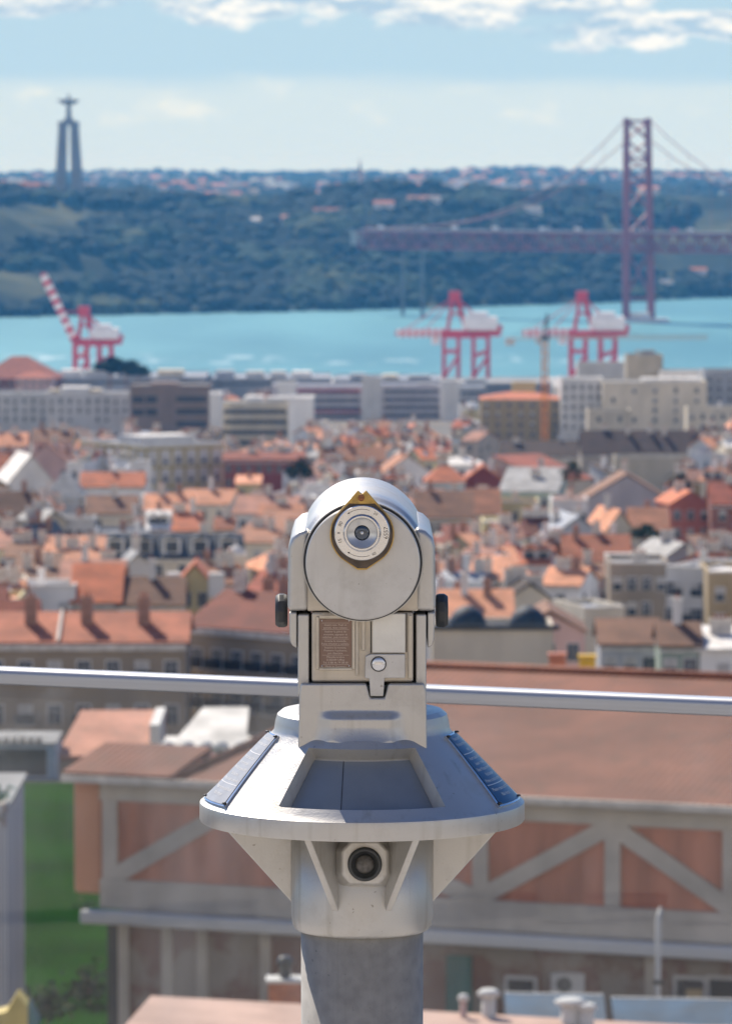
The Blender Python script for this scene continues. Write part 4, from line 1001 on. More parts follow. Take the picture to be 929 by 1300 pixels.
# ------------------------------------------------------------------ near things behind the glass
brickred = mat('hall_panel', (.52, .215, .135), .9, 0, .25, .8, stretch=(1.5, 1, .25), detail=7)
beam = mat('hall_beam', (.52, .47, .40), .85, 0, .15, .6)
masonry = mat('hall_masonry', (.30, .26, .22), .95, 0, .2, .8, col2=(.20, .10, .075), c2pos=(.44, .56), bump=.6, bscale=4, detail=6)
def hall():
    DL, DR = 152., 144.
    A = P(126, 1300, DL); B = P(1010, 1300, DR)
    ang_ = math.atan2(B.y-A.y, B.x-A.x)
    root = empty('timber_framed_hall', (A.x, A.y, ground_z(150)), ang_)
    inv = root.matrix_basis.inverted()
    Mi = (Matrix.Translation(root.location) @ Matrix.Rotation(ang_, 4, 'Z')).inverted()
    dirv = (Vector((B.x-A.x, B.y-A.y, 0))).normalized()
    def F(px, py, off=0):
        """local (x,z) where pixel ray meets the facade plane"""
        u = (px-464.5)/6000; v = (650-py)/6000; d = Vector((u, cT+v*sT, -sT+v*cT))
        n = Vector((dirv.y, -dirv.x, 0)); t = (Vector((A.x, A.y, 0))-Vector((0, 0, 0))).dot(n)/d.dot(n)
        p = Vector((0, 0, CZ))+d*t; q = Mi @ p
        return q.x, q.z
    xr, zt = F(1010, 1024); zt = F(500, 1005)[1]; zb = F(500, 1175)[1]; 
    zmas = zb; L_ = xr; DEP = 26.
    # masonry lower storey
    xa = F(222, 985)[0]
    MB().box(.6, xa, .55, 3.0, 0, zmas, masonry).box(xa+.003, L_, .55, DEP, 0, zmas, masonry).build('masonry_wall', root)
    MB().box(0, xa, .3, 3.0, zmas+.002, zt, brickred).box(xa+.003, L_, .3, DEP, zmas+.002, zt, brickred).build('upper_wall', root)
    # frame timbers: ends as pixel positions measured on the facade
    fm = MB()
    def beam_px(x0, y0, x1, y1, w, pr=.15):
        a = F(x0, y0); c = F(x1, y1); a = Vector((a[0], .3, a[1])); c = Vector((c[0], .3, c[1]))
        d = (c-a).normalized(); nn = Vector((-d.z, 0, d.x))*w/2
        fm.hull2([a-nn+Vector((0, -pr, 0)), c-nn+Vector((0, -pr, 0)), c+nn+Vector((0, -pr, 0)), a+nn+Vector((0, -pr, 0))], [a-nn, c-nn, c+nn, a+nn], beam)
    z_top0 = zt-.35; 
    fm.box(0, L_, .12, .3, zt-.75, zt, beam); fm.box(0, L_, .10, .3, zb, zb+.95, beam)
    for vx in (137, 372, 607, 775, 925): 
        x_ = F(vx, 1080)[0]; fm.box(x_-.25, x_+.25, .13, .3, zb+.96, zt-.76, beam)
    for a in ((145, 1112, 300, 1022, .55), (607, 1140, 768, 1052, .55), (782, 1055, 925, 1155, .55), (305, 1022, 600, 1140, .55)): beam_px(*a, pr=.165)
    fm.build('wall_frame', root)
    sl = MB().box(-.5, L_, -.45, .09, zb-.45, zb-.02, pale_c); sl.build('stone_ledge', root, bevel=.08)
    # left return wall, rounded corner strip; sunlight on it painted as brighter orange
    MB().box(-1.05, -.01, .32, 3.0, zb+.4, zt, mat('hall_side_sunlit', (.62, .30, .17), .9, 0, .1, .3)).build('corner_wall', root, bevel=.15)
    MB().box(.05, .59, .6, 2.9, 0, zb-.5, M['dark']).build('side_glazing', root)
    # main tiled roof: low on the left, high on the right
    rf = MB()
    hm = tile_mat('hall_roof_clay', (.25, .095, .055), .42)
    xh = F(350, 1000)[0]; zr_ = zt+2.45; DP = 14.
    E = [Vector((xa, -.35, zt+.02)), Vector((L_+1, -.35, zt+.02)), Vector((L_+1, DP, zr_)), Vector((xh, DP, zr_)), Vector((xa, 2*DP, zt+.02)), Vector((L_+1, 2*DP, zt+.02))]
    rf.add(E, [(0, 1, 2, 3), (0, 3, 4), (3, 2, 5, 4), (1, 5, 2), (0, 4, 5, 1)], hm)
    rf.build('roof', root)
    slab(-1.1, xa-.01, -.35, zt+.02, 3.2, zt+.62, m=hm) if False else None
    MB().hull2([Vector((-1.1, -.35, zt+.02)), Vector((xa-.01, -.35, zt+.02)), Vector((xa-.01, 3.2, zt+.55)), Vector((-1.1, 3.2, zt+.55))], [Vector((-1.1, -.35, zt+.2)), Vector((xa-.01, -.35, zt+.2)), Vector((xa-.01, 3.2, zt+.75)), Vector((-1.1, 3.2, zt+.75))], hm).build('lower_roof', root)
    MB().tube([E[0]+Vector((0, 0, .05)), E[3]+Vector((0, 0, .05))], .16, hm, 8).build('hip_ridge', root)
    MB().tube([E[3]+Vector((0, 0, .05)), E[2]+Vector((0, 0, .05))], .16, hm, 8).build('ridge', root)
    MB().box(-1.1, L_, -.5, -.36, zt-.12, zt+.1, M['chim']).build('gutter', root)
    # openings in the masonry
    x_ = F(576, 1250)[0]
    z1_ = F(576, 1216)[1]
    MB().box(x_-.42, x_+.42, .45, .54, z1_-2.1, z1_, mat('teal_door', (.02, .14, .13), .6)).build('door', root)
    for vx in (655, 870, 912):
        x_ = F(vx, 1260)[0]; z_ = F(vx, 1242)[1]
        w = MB().box(x_-.55, x_+.55, .45, .53, z_-1.3, z_, M['frame']).box(x_-.42, x_+.42, .42, .449, z_-1.2, z_-.12, M['glass_dark']); w.build('window', root)
    # stone coursing piers
    pr = MB()
    for vx in (150, 205, 250, 330, 820): x_ = F(vx, 1230)[0]; pr.box(x_-.18, x_+.18, .42, .549, 0, zb-.46, beam)
    pr.build('pilasters', root)
    tag(root, 'terracotta hall with pale diagonal wall framing seen through the glass', 'hall')
    return F, zt
hall()

# lawn below at left
grass = mat('lawn_grass', (.016, .070, .006), 1.0, 0, .3, .12, col2=(.008, .035, .004), detail=10, spec=0, bump=1.0, bscale=3, bdist=.3)
a = P(10, 986, 330); 
vs = [(-40, 225, -40.0), (-10, 225, -40.0), (-10, 329, -40.6), (-40, 329, -40.6)]
MB().add([(-34, 192, -36.45), (-6, 192, -36.45), (-6, 284, -34.95), (-34, 284, -34.95)], [(0, 1, 2, 3)], grass).build('lawn')
tag(bpy.data.objects['lawn'], kind='structure')

for px_, py_, D_, w_, h_, lb_ in ((112, 1188, 240, 1.5, 1.6, 'small shrub on the lawn beside the hall corner, upper one'), (114, 1268, 214, 1.3, 1.5, 'small shrub on the lawn beside the hall corner, lower one'), (60, 1296, 206, 1.8, 1.8, 'pale shrub at the lower end of the lawn near the yellow hut')):
    rg = random.Random(int(px_)); b_ = P(px_, py_, D_); e = empty('shrub', b_)
    c = MB()
    for i in range(160):
        p = Vector((rg.gauss(0, .33)*w_, rg.gauss(0, .33)*w_, abs(rg.gauss(.4, .25))*h_)); q = Vector((rg.uniform(-1, 1), rg.uniform(-1, 1), rg.uniform(-1, 1))).normalized()*.16; t_ = q.orthogonal().normalized()*.16
        c.add([p-q, p+t_, p+q, p-t_], [(0, 1, 2, 3)], leaf[1+i % 2])
    c.build('foliage', e); MB().tube([(0, 0, -.5), (0, 0, .6*h_)], .05, M['chimb'], 6).build('stem', e)
    tag(e, lb_, 'shrub', 'shrubs on the lawn')
# near left grey building and rooftop things
def simple_building(name, x0, x1, yt, D, dep, hgt, wall, label, roof='grey', cat='building', parts=None):
    a = P(x0, yt, D); b_ = P(x1, yt, D)
    r = empty(name, (a.x, D, a.z-hgt)); W = b_.x-a.x
    MB().box(0, W, 0, dep, 0, hgt, WALL[wall]).build('wall', r)
    rb = MB(); rb.box(-.1, W+.1, -.1, dep+.1, hgt+.005, hgt+.15, ROOF[roof]); rb.build('roof', r)
    tag(r, label, cat)
    return r, W
r_, W_ = simple_building('corrugated_building', -60, 0, 1042, 140, 10, 20, 'grey', 'grey ribbed wall building at the lower left beside the green lawn')
rb = MB()
for i in range(16): rb.box(i*.105, i*.105+.05, -.05, -.003, 0, 19.9, WALL['grey'])
rb.build('cladding_ribs', r_)
ct = MB(); 
for i in range(13): ct.lathe([(.10, -.2), (.10, 3.0)], M['chim'], axis='Y', c=(W_-.05-i*.2, 0, 20.25+.03*(i % 2)), n=8)
ct.build('ridge_tiles', r_)
r_, W_ = simple_building('glazed_rooftop_house', -40, 70, 946, 287, 6, 3.0, 'blue', 'rooftop house with dark glazed front and blue frame at the left edge')
MB().box(.3, W_-.5, -.06, -.003, 1.1, 2.8, M['glass_dark']).build('glazing', r_)
MB().box(W_-.45, W_+.05, -.3, -.07, 0, 3.0, mat('blue_frame', (.22, .35, .48), .5)).box(.1, W_-.5, -.2, -.065, 0, 1.0, bpy.data.materials['blue_frame']).build('blue_frame', r_)
vt = MB()
for i in range(9): vt.lathe([(.18, 3.15), (.22, 3.4), (.1, 3.55)], M['chim'], c=(.3+i*.5, .2, 0), n=8)
vt.build('roof_finials', r_)
# pink tiled flat roof with white gable and round vents behind hall
r_, W_ = simple_building('pink_roof_building', 72, 205, 966, 291, 9, 8, 'stone', 'low building with faded pink roof between the lawn and the apartment house', 'rose')
MB().hull2([Vector((0, -.2, 8.2)), Vector((W_, -.2, 8.2)), Vector((W_, 9, 10.0)), Vector((1, 9, 10.0))], [Vector((0, -.2, 8.35)), Vector((W_, -.2, 8.35)), Vector((W_, 9, 10.15)), Vector((1, 9, 10.15))], ROOF['rose']).build('sloping_roof', r_)
MB().box(W_-.7, W_-.1, -.4, 9.2, 8.3, 10.3, WALL['white']).build('white_gable_edge', r_)
MB().box(3, W_-.8, -.6, -.21, 7.9, 8.5, WALL['grey']).build('gutter', r_)
r_, W_ = simple_building('grey_shed', 206, 312, 958, 280, 8, 8, 'stone', 'shed with pale sloping sheet roof behind the row of round vents', 'white')
MB().hull2([Vector((.3, -.2, 8.2)), Vector((W_, -.2, 8.2)), Vector((W_, 8, 9.8)), Vector((2.2, 8, 9.8))], [Vector((.3, -.2, 8.35)), Vector((W_, -.2, 8.35)), Vector((W_, 8, 9.95)), Vector((2.2, 8, 9.95))], ROOF['white']).build('sloping_roof', r_)
r_, W_ = simple_building('brick_shed', 215, 470, 972, 262, 4, 8, 'brick', 'long low brick roofed shed just behind the framed hall', 'rust')
nmv = ['first', 'second', 'third', 'fourth', 'fifth']
for i, px_ in enumerate((213, 238, 262, 281, 306)):
    b_ = P(px_, 971, 258)
    e = empty('roof_vent', b_)
    MB().lathe([(.28, -.3), (.28, .75)], M['dark'], n=14).build('pipe', e)
    MB().lathe([(.1, .76), (.42, .85), (.45, 1.0), (.3, 1.25), (.02, 1.35)], pale_c, n=14).build('cowl', e)
    tag(e, nmv[i]+' from left of the five round roof vents behind the framed hall', 'roof vent', 'round roof vents in a row')

# bottom foreground roof
def low_roof():
    D = 104.
    a = P(192, 1264, D); c = P(1010, 1309, D); n0 = P(120, 1345, D-7); n1 = P(1010, 1390, D-7)
    r = empty('foreground_roof', (0, D, a.z-4))
    o = r.location
    m_ = mat('pink_clay', (.52, .35, .28), .9, 0, .18, .6, bump=.3, bscale=6)
    MB().hull2([q-o for q in (n0, n1, c, a)], [q-o-Vector((0, 0, .25)) for q in (n0, n1, c, a)], m_).build('roof', r)
    MB().box(a.x-o.x+.1, c.x-o.x, -.5, 4, -16, 2.6, WALL['stone']).build('wall', r)
    tag(r, 'pale pink tiled roof along the bottom picture edge', 'roof')
    return r
low_roof()
def pot(px, py, D, lab, h=.5, rr=.12, metal=False):
    b_ = P(px, py, D); e = empty('roof_pipe', b_)
    MB().lathe([(rr*.8, -.6), (rr*.8, h*.7)], WALL['pink'] if not metal else pale_c, n=14).build('pipe', e)
    MB().lathe([(rr*1.25, h*.71), (rr*1.3, h*.85), (rr*.8, h)], pale_c, n=14).build('cap', e)
    tag(e, lab, 'pipe', 'pipes on the bottom roof')
pot(588, 1288, 103.5, 'slim pink roof pipe with pale cap, leftmost of four at the bottom', .45, .10)
pot(620, 1284, 103.8, 'wide dark topped pipe beside the slim one at the bottom', .5, .2, True)
pot(724, 1290, 103.5, 'stout pale pipe below the air conditioner', .4, .28, True)
pot(745, 1294, 103.3, 'small pale pipe rightmost on the bottom roof', .35, .18, True)
# brick chimney block
b_ = P(362, 1290, 112); e = empty('brick_chimney', b_)
MB().box(-.4, .4, -.3, .3, -14, .85, mat('orange_brick', (.42, .16, .09), .9, 0, .2, 6)).build('stack', e)
MB().box(-.46, .46, -.36, .36, .851, .93, pale_c).build('cap', e)
MB().lathe([(.13, .94), (.16, 1.2), (.22, 1.3), (.12, 1.45)], M['dark'], n=14).build('cowl', e)
tag(e, 'orange brick chimney with dark cowl beside the telescope pole', 'chimney')
zd = Zp(1297, 146.4); ya = P(548, 1292, 125)
MB().box(ya.x, 22, 109, 146.2, zd-1, zd, mat('yard_concrete', (.16, .16, .16), .9, 0, .25, .6)).build('yard'); tag(bpy.data.objects['yard'], kind='structure')
# air conditioner on a stand, blue tarp awnings, grey block
b_ = P(703, 1262, 147.0); e = empty('air_conditioner', b_)
MB().box(-.1, .95, -.2, .25, 0, .68, M['frame']).build('casing', e, bevel=.02)
MB().lathe([(.24, -.24), (.24, -.201)], M['dark'], axis='Y', c=(.3, 0, .34), n=28).build('fan_grille', e)
MB().box(.0, .08, -.15, .2, -.5, -.001, M['dark']).box(.78, .86, -.15, .2, -.5, -.001, M['dark']).build('bracket', e)
tag(e, 'pale air conditioner unit on the yard wall right of the pole', 'air conditioner')
blue = mat('blue_tarp', (.015, .07, .14), .7, 0, .35, .8)
for (x0, y0, x1, y1, lab) in ((640, 1262, 770, 1285, 'blue awning over the yard under the air conditioner'), (775, 1268, 940, 1290, 'long blue awning at the bottom right corner')):
    a = P(x0, y0, 124); c = P(x1, y0+6, 122); e = empty('awning', a)
    W = c.x-a.x
    MB().hull2([Vector((0, 0, 0)), Vector((W, -.3, 0)), Vector((W, -2, -.55)), Vector((0, -2, -.5))], [Vector((0, 0, .05)), Vector((W, -.3, .05)), Vector((W, -2, -.5)), Vector((0, -2, -.45))], blue).build('canopy', e)
    MB().bar((0, 0, 0), (W, -.3, 0), .1, pale_c).bar((.1, -1.9, -.5), (.1, -1.9, -1.2), .07, pale_c).bar((W-.1, -1.9, -.5), (W-.1, -1.9, -1.2), .07, pale_c).build('frame', e)
    tag(e, lab, 'awning', 'blue awnings in the yard')
for px_, py_, w_, h_, c_, lb_ in ((845, 1262, .9, 1.1, 'white', 'white yard cupboard right of the air conditioner'), (880, 1266, .5, 1.5, 'ochre', 'ochre yard locker standing between two awnings'), (625, 1252, .7, .6, 'grey', 'grey bin under the hall wall left of the air conditioner')):
    b_ = P(px_, 1292, 144); b_.z = zd; e = empty('yard_cabinet', b_)
    MB().box(-w_/2, w_/2, -.25, .25, 0, h_, WALL[c_]).build('body', e, bevel=.02); MB().box(-w_/2-.04, w_/2+.04, -.3, .3, h_+.002, h_+.07, M['dark']).build('lid', e)
    tag(e, lb_, 'cabinet')
e = empty('yard_drainpipe', P(835, 1165, 141.6)); MB().tube([(0, 0, -5), (0, 0, 0), (.1, .2, .25)], .09, pale_c, 10).build('pipe', e); MB().box(-.16, .16, -.12, .12, -2.02, -1.9, M['dark']).build('bracket', e)
tag(e, 'pale drainpipe running down the hall wall at the right', 'drainpipe')
# yellow machine-like thing at the bottom left and green plant at left edge
b_ = P(26, 1300, 134); e = empty('yellow_hut', b_)
MB().prism([(-.9, -13), (.25, -13), (.25, .6), (-.05, .95), (-.35, .45), (-.9, .3)], -.5, .5, mat('yellow_paint', (.62, .48, .12), .6)).build('body', e)
MB().prism([(.27, -13), (.5, -13), (.55, .15), (.27, .7)], -.45, .45, mat('teal_paint', (.05, .18, .18), .6)).build('teal_panel', e)
tag(e, 'narrow yellow and teal hut at the bottom left corner', 'hut')
b_ = P(2, 1018, 141); e = empty('potted_palm', b_)
MB().lathe([(.12, -.8), (.15, -.1)], M['chimb'], n=12).build('pot', e)
lf = MB(); rg = random.Random(4); tl = mat('teal_leaf', (.02, .18, .12), .5)
for i in range(34):
    t = rg.uniform(0, 6.28); l = rg.uniform(.35, .75); u = rg.uniform(.1, 1)
    p0 = Vector((0, 0, 0)); p1 = Vector((math.cos(t)*l*.5, math.sin(t)*l*.5, u*.6)); p2 = Vector((math.cos(t)*l, math.sin(t)*l, u*.45)); sdv = Vector((-math.sin(t), math.cos(t), 0))*.05
    lf.add([p0-sdv*.4, p0+sdv*.4, p1+sdv, p1-sdv, p2], [(0, 1, 2, 3), (3, 2, 4)], tl)
lf.build('leaves', e); tag(e, 'blue green leafy plant at the left picture edge above the ribbed wall', 'plant')
# orange & yellow little boxes near the ridge above the railing
for px_, py_, cname, col_, lab in ((707, 848, 'orange_box', (.6, .2, .1), 'orange vent box on the big hall roof above the railing'), (745, 850, 'yellow_box', (.8, .5, .03), 'bright yellow box near the ridge right of the orange one')):
    b_ = P(px_, py_, 400 if col_[0] > .7 else 395); e = empty(cname, b_); mm = mat(cname+'_paint', col_, .6)
    MB().box(-.7, .7, -.5, .5, -3, 1.1, mm).build('body', e, bevel=.08); MB().box(-.8, .8, -.6, .6, 1.101, 1.25, mm).build('lid', e)
    tag(e, lab, 'box')
##r_, W_, s_ = H(545, 1010, 872, 'brick', 'brown', 'gx', 33, D=330, dep=16, hgt=10, fl=0, chims=0, label='long brown tiled roof just above the railing at the right', cat='building', name='long_roofed_building')

# ------------------------------------------------------------------ terrace, glass railing
floor_m = mat('terrace_stone', (.50, .47, .43), .8, 0, .1, 1.5, bump=.2, bscale=30)
RA = P(0, 857, 7.6); RB = P(929, 900, 7.15)
dR = (RB-RA); dR.z = 0; dR.normalize(); nR = Vector((-dR.y, dR.x, 0))
q0 = Vector((RA.x, RA.y, 0))-dR*6+nR*.12; q1 = Vector((RB.x, RB.y, 0))+dR*6+nR*.12
MB().hull2([Vector((q0.x, -12, -.3)), Vector((q1.x, -12, -.3)), Vector((q1.x, q1.y, -.3)), Vector((q0.x, q0.y, -.3))], [Vector((q0.x, -12, 0)), Vector((q1.x, -12, 0)), Vector((q1.x, q1.y, 0)), Vector((q0.x, q0.y, 0))], floor_m).build('pavement')
tag(bpy.data.objects['pavement'], kind='structure')
rail_m = mat('brushed_rail', (.40, .41, .43), .48, .85, .05, 3, stretch=(1, 60, 60))
alu = mat('aluminium', (.5, .5, .52), .4, .8)
# glass
gl = bpy.data.materials.new('railing_glass'); gl.use_nodes = True
N = gl.node_tree.nodes; L = gl.node_tree.links; N.remove(N['Principled BSDF']); out = N['Material Output']
tr_ = N.new('ShaderNodeBsdfTransparent'); tr_.inputs[0].default_value = (.95, .955, .945, 1)
go = N.new('ShaderNodeBsdfGlossy'); go.inputs['Roughness'].default_value = .02
fz = N.new('ShaderNodeFresnel'); fz.inputs[0].default_value = 1.38
m1 = N.new('ShaderNodeMixShader'); L.new(fz.outputs[0], m1.inputs[0]); L.new(tr_.outputs[0], m1.inputs[1]); L.new(go.outputs[0], m1.inputs[2])
df = N.new('ShaderNodeBsdfDiffuse'); df.inputs[0].default_value = (.75, .74, .72, 1)
tl_ = N.new('ShaderNodeBsdfTranslucent'); tl_.inputs[0].default_value = (.8, .8, .78, 1)
ad = N.new('ShaderNodeMixShader'); ad.inputs[0].default_value = .5; L.new(df.outputs[0], ad.inputs[1]); L.new(tl_.outputs[0], ad.inputs[2])
tc = N.new('ShaderNodeTexCoord')
nz = N.new('ShaderNodeTexNoise'); nz.inputs['Scale'].default_value = 2.2; nz.inputs['Detail'].default_value = 8; nz.inputs['Roughness'].default_value = .65
mpg = N.new('ShaderNodeMapping'); mpg.inputs['Scale'].default_value = (1, 1, .35); mpg.inputs['Rotation'].default_value = (0, R(25), 0)
L.new(tc.outputs['Object'], mpg.inputs[0]); L.new(mpg.outputs[0], nz.inputs['Vector'])
vz = N.new('ShaderNodeTexVoronoi'); vz.inputs['Scale'].default_value = 38; L.new(tc.outputs['Object'], vz.inputs['Vector'])
lt = N.new('ShaderNodeMath'); lt.operation = 'LESS_THAN'; lt.inputs[1].default_value = .035; L.new(vz.outputs['Distance'], lt.inputs[0])
mr = N.new('ShaderNodeMapRange'); mr.inputs[1].default_value = .46; mr.inputs[2].default_value = .70; mr.inputs[3].default_value = .008; mr.inputs[4].default_value = .12; L.new(nz.outputs['Fac'], mr.inputs[0])
ml = N.new('ShaderNodeMath'); ml.operation = 'MULTIPLY'; ml.inputs[1].default_value = .25; L.new(lt.outputs[0], ml.inputs[0])
sm = N.new('ShaderNodeMath'); sm.operation = 'ADD'; sm.use_clamp = True; L.new(mr.outputs[0], sm.inputs[0]); L.new(ml.outputs[0], sm.inputs[1])
m2 = N.new('ShaderNodeMixShader'); L.new(sm.outputs[0], m2.inputs[0]); L.new(m1.outputs[0], m2.inputs[1]); L.new(ad.outputs[0], m2.inputs[2]); L.new(m2.outputs[0], out.inputs[0])
zr = RA.z
rail = empty('glass_railing', (RA.x, RA.y, 0), math.atan2(dR.y, dR.x))
Lr = (Vector((RB.x, RB.y))-Vector((RA.x, RA.y))).length
x0_, x1_ = -5.0, Lr+5.0
pf = [(-.022, -.013), (-.022, .006), (-.016, .013), (.016, .013), (.022, .006), (.022, -.013)]
MB().hull2([Vector((x0_, y, zr+z)) for y, z in pf], [Vector((x1_, y, zr+z)) for y, z in pf], rail_m).build('handrail', rail, bevel=.003)
xj = (P(975, 1000, 7.2)-RA).dot(dR)
edges = [x0_, xj-1.62*2, xj-1.62, xj, xj+1.62, xj+3.24]
for i in range(len(edges)-1):
    a, c = edges[i]+.001, edges[i+1]-.001
    MB().box(a, c, -.005, .005, .09, zr-.0135, gl).build('glass_panel', rail)
MB().box(x0_, x1_, -.03, .03, .005, .11, alu).build('base_channel', rail)
tag(rail, 'glass railing with brushed metal handrail running behind the telescope', 'railing')
kb = empty('bounce_building', (1.0, -9.0, 0))  # unseen building, added to bounce warm light forward and reflect in the glass
MB().box(-11, 11, -5, 0, 0, 4.6, mat('bounce_wall', (.70, .60, .47), .85, 0, .08, .5)).build('wall', kb)
MB().box(-11.6, 11.6, -5.5, .9, 4.601, 4.9, pale_c).build('roof', kb)
for i in range(7):
    if i == 3:
        MB().box(-.6, .6, .005, .07, .02, 2.3, M['dark']).build('door', kb)
    else:
        o_ = MB().box(-.9, .9, .005, .06, 0, 1.7, M['frame']).box(-.8, .8, .061, .08, .1, 1.6, M['glass_dark']).build('window', kb); o_.location = (-9+3*i, 0, 1.0)
tag(kb, 'low cream building added unseen behind the viewpoint for warm bounce and glass reflection', 'building')

scr = empty('reflection_screen', (-3.1, 4.1, 0), math.atan2(-.67, .73)); sw = mat('screen_white', (.75, .72, .66), .7, 0, .08, 2)  # added out of view so that the glass mirrors pale bands
for i, (x_, w__) in enumerate(((-1.15, .30), (-.55, .10), (-.05, .34), (.55, .12), (.95, .26))): MB().box(x_-w__/2, x_+w__/2, -.03, .03, .01, 1.35, sw).build('post', scr)
MB().bar((-1.1, .05, .25), (-.05, .05, 1.2), .09, sw, .04).build('brace', scr); MB().box(-1.35, 1.15, -.04, .04, 1.351, 1.43, sw).build('top_beam', scr)
tag(scr, 'white slat screen added out of view to put pale reflection bands in the glass', 'screen')
# ------------------------------------------------------------------ coin telescope
paint = mat('cast_paint', (.50, .49, .465), .42, .68, .05, 9, bump=.35, bscale=420, bdist=.0006)
def grime(m, col=(.30, .27, .22), sc_=14, lo=.60, hi=.78, amt=.5, extra=None):
    N = m.node_tree.nodes; L = m.node_tree.links; b = N['Principled BSDF']
    src = b.inputs['Base Color'].links[0].from_socket
    tc = [n for n in N if n.type == 'TEX_COORD'][0]
    n = N.new('ShaderNodeTexNoise'); n.inputs['Scale'].default_value = sc_; n.inputs['Detail'].default_value = 9; n.inputs['Roughness'].default_value = .7
    L.new(tc.outputs['Object'], n.inputs['Vector'])
    r = N.new('ShaderNodeMapRange'); r.inputs[1].default_value = lo; r.inputs[2].default_value = hi; r.inputs[3].default_value = 0; r.inputs[4].default_value = amt; L.new(n.outputs['Fac'], r.inputs[0])
    mx = N.new('ShaderNodeMix'); mx.data_type = 'RGBA'; L.new(r.outputs[0], mx.inputs['Factor']); L.new(src, mx.inputs['A']); mx.inputs['B'].default_value = (*col, 1)
    # little dark pits
    v = N.new('ShaderNodeTexNoise'); v.inputs['Scale'].default_value = 160; v.inputs['Detail'].default_value = 2; L.new(tc.outputs['Object'], v.inputs['Vector'])
    r2 = N.new('ShaderNodeMapRange'); r2.inputs[1].default_value = .72; r2.inputs[2].default_value = .76; r2.inputs[4].default_value = .6; L.new(v.outputs['Fac'], r2.inputs[0])
    mx2 = N.new('ShaderNodeMix'); mx2.data_type = 'RGBA'; L.new(r2.outputs[0], mx2.inputs['Factor']); L.new(mx.outputs['Result'], mx2.inputs['A']); mx2.inputs['B'].default_value = (col[0]*.6, col[1]*.6, col[2]*.6, 1)
    # thin rain streaks
    ms = N.new('ShaderNodeMapping'); ms.inputs['Scale'].default_value = (70, 70, 4); L.new(tc.outputs['Object'], ms.inputs[0])
    v3 = N.new('ShaderNodeTexNoise'); v3.inputs['Scale'].default_value = 1; v3.inputs['Detail'].default_value = 4; L.new(ms.outputs[0], v3.inputs['Vector'])
    r3 = N.new('ShaderNodeMapRange'); r3.inputs[1].default_value = .56; r3.inputs[2].default_value = .8; r3.inputs[4].default_value = amt*.75; L.new(v3.outputs['Fac'], r3.inputs[0])
    mx3 = N.new('ShaderNodeMix'); mx3.data_type = 'RGBA'; L.new(r3.outputs[0], mx3.inputs['Factor']); L.new(mx2.outputs['Result'], mx3.inputs['A']); mx3.inputs['B'].default_value = (col[0]*.8, col[1]*.78, col[2]*.72, 1)
    L.new(mx3.outputs['Result'], b.inputs['Base Color'])
    rr = N.new('ShaderNodeMapRange'); rr.inputs[1].default_value = .35; rr.inputs[2].default_value = .75; base_r = b.inputs['Roughness'].default_value; rr.inputs[3].default_value = base_r-.07; rr.inputs[4].default_value = base_r+.18; L.new(n.outputs['Fac'], rr.inputs[0]); L.new(rr.outputs[0], b.inputs['Roughness'])
grime(paint, (.30, .26, .20), 9, .50, .78, .55)
plate_m = mat('front_plate_paint', (.53, .52, .495), .42, .35, .04, 20, bump=.2, bscale=500, bdist=.0004); grime(plate_m, (.30, .27, .21), 14, .46, .74, .5)
box_m = mat('coin_box_paint', (.50, .45, .37), .4, .4, .05, 20, bump=.25, bscale=400, bdist=.0005); grime(box_m, (.30, .26, .20), 22, .5, .75, .4)
galv = mat('galvanised_pole', (.30, .29, .27), .65, .0, .14, 60, bump=.15, bscale=260, bdist=.0006, detail=6); grime(galv, (.2, .2, .2), 120, .55, .75, .35)
rubber = mat('black_rubber', (.03, .033, .035), .5, 0, .2, 40)
brass = mat('brass_edge', (.50, .33, .10), .38, .7, .2, 90); grime(brass, (.12, .08, .04), 60, .5, .7, .6)
brownp = mat('brown_flange', (.075, .055, .04), .5, .2, .3, 80)
chrome = mat('silver_ring', (.62, .63, .65), .22, .9, .04, 30)
lens = mat('lens_glass', (.02, .04, .07), .05, 0, .1, 10, spec=1.0)
screw = mat('copper_screw', (.35, .14, .06), .5, .6)
silvp = mat('sheen_plaque', (.26, .29, .34), .6, .0, .1, 60)  # left copy lightened to grey: sun sheen painted into the blue field
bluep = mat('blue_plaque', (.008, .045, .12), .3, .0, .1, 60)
greyp = mat('dial_plate', (.20, .225, .25), .42, .3, .05, 30)
brnp = mat('bronze_plaque', (.20, .13, .10), .4, .4, .08, 30)
ink = mat('engraving_ink', (.02, .02, .02), .6)
white_ink = mat('white_lettering', (.75, .74, .72), .5)
pale_ink = mat('pale_lettering', (.62, .52, .44), .5)
dmark = mat('dial_marks', (.05, .06, .08), .6)

YA = 5.3
ax = P(459.5, 900, YA).x
tele = empty('coin_telescope', (ax, YA, 0))
TO = Vector((ax, YA, 0))
def T(px, py, Y): return P(px, py, Y)-TO
def tz(py, Y=YA): return P(459.5, py, Y).z
def tx(px, Y): return P(px, 900, Y).x*1.0-ax
# use exact per-row x
def TX(px, py, Y): return P(px, py, Y).x-ax

# pole
MB().lathe([(.0690, 0.02), (.0690, tz(1180, 5.23))], galv, n=96).build('pole', tele)
MB().lathe([(.15, 0.0), (.15, .012), (.145, .015), (.0695, .015)], galv, n=64).build('floor_flange', tele)
# collar
zc = tz(1192, 5.225); z_rt = tz(1016); z_rb = tz(1040)
MB().lathe([(.0694, zc-.001), (.0745, zc), (.0785, zc+.005), (.0798, zc+.014), (.0800, zc+.02), (.0800, z_rb-.002)], paint, n=96).build('collar', tele)
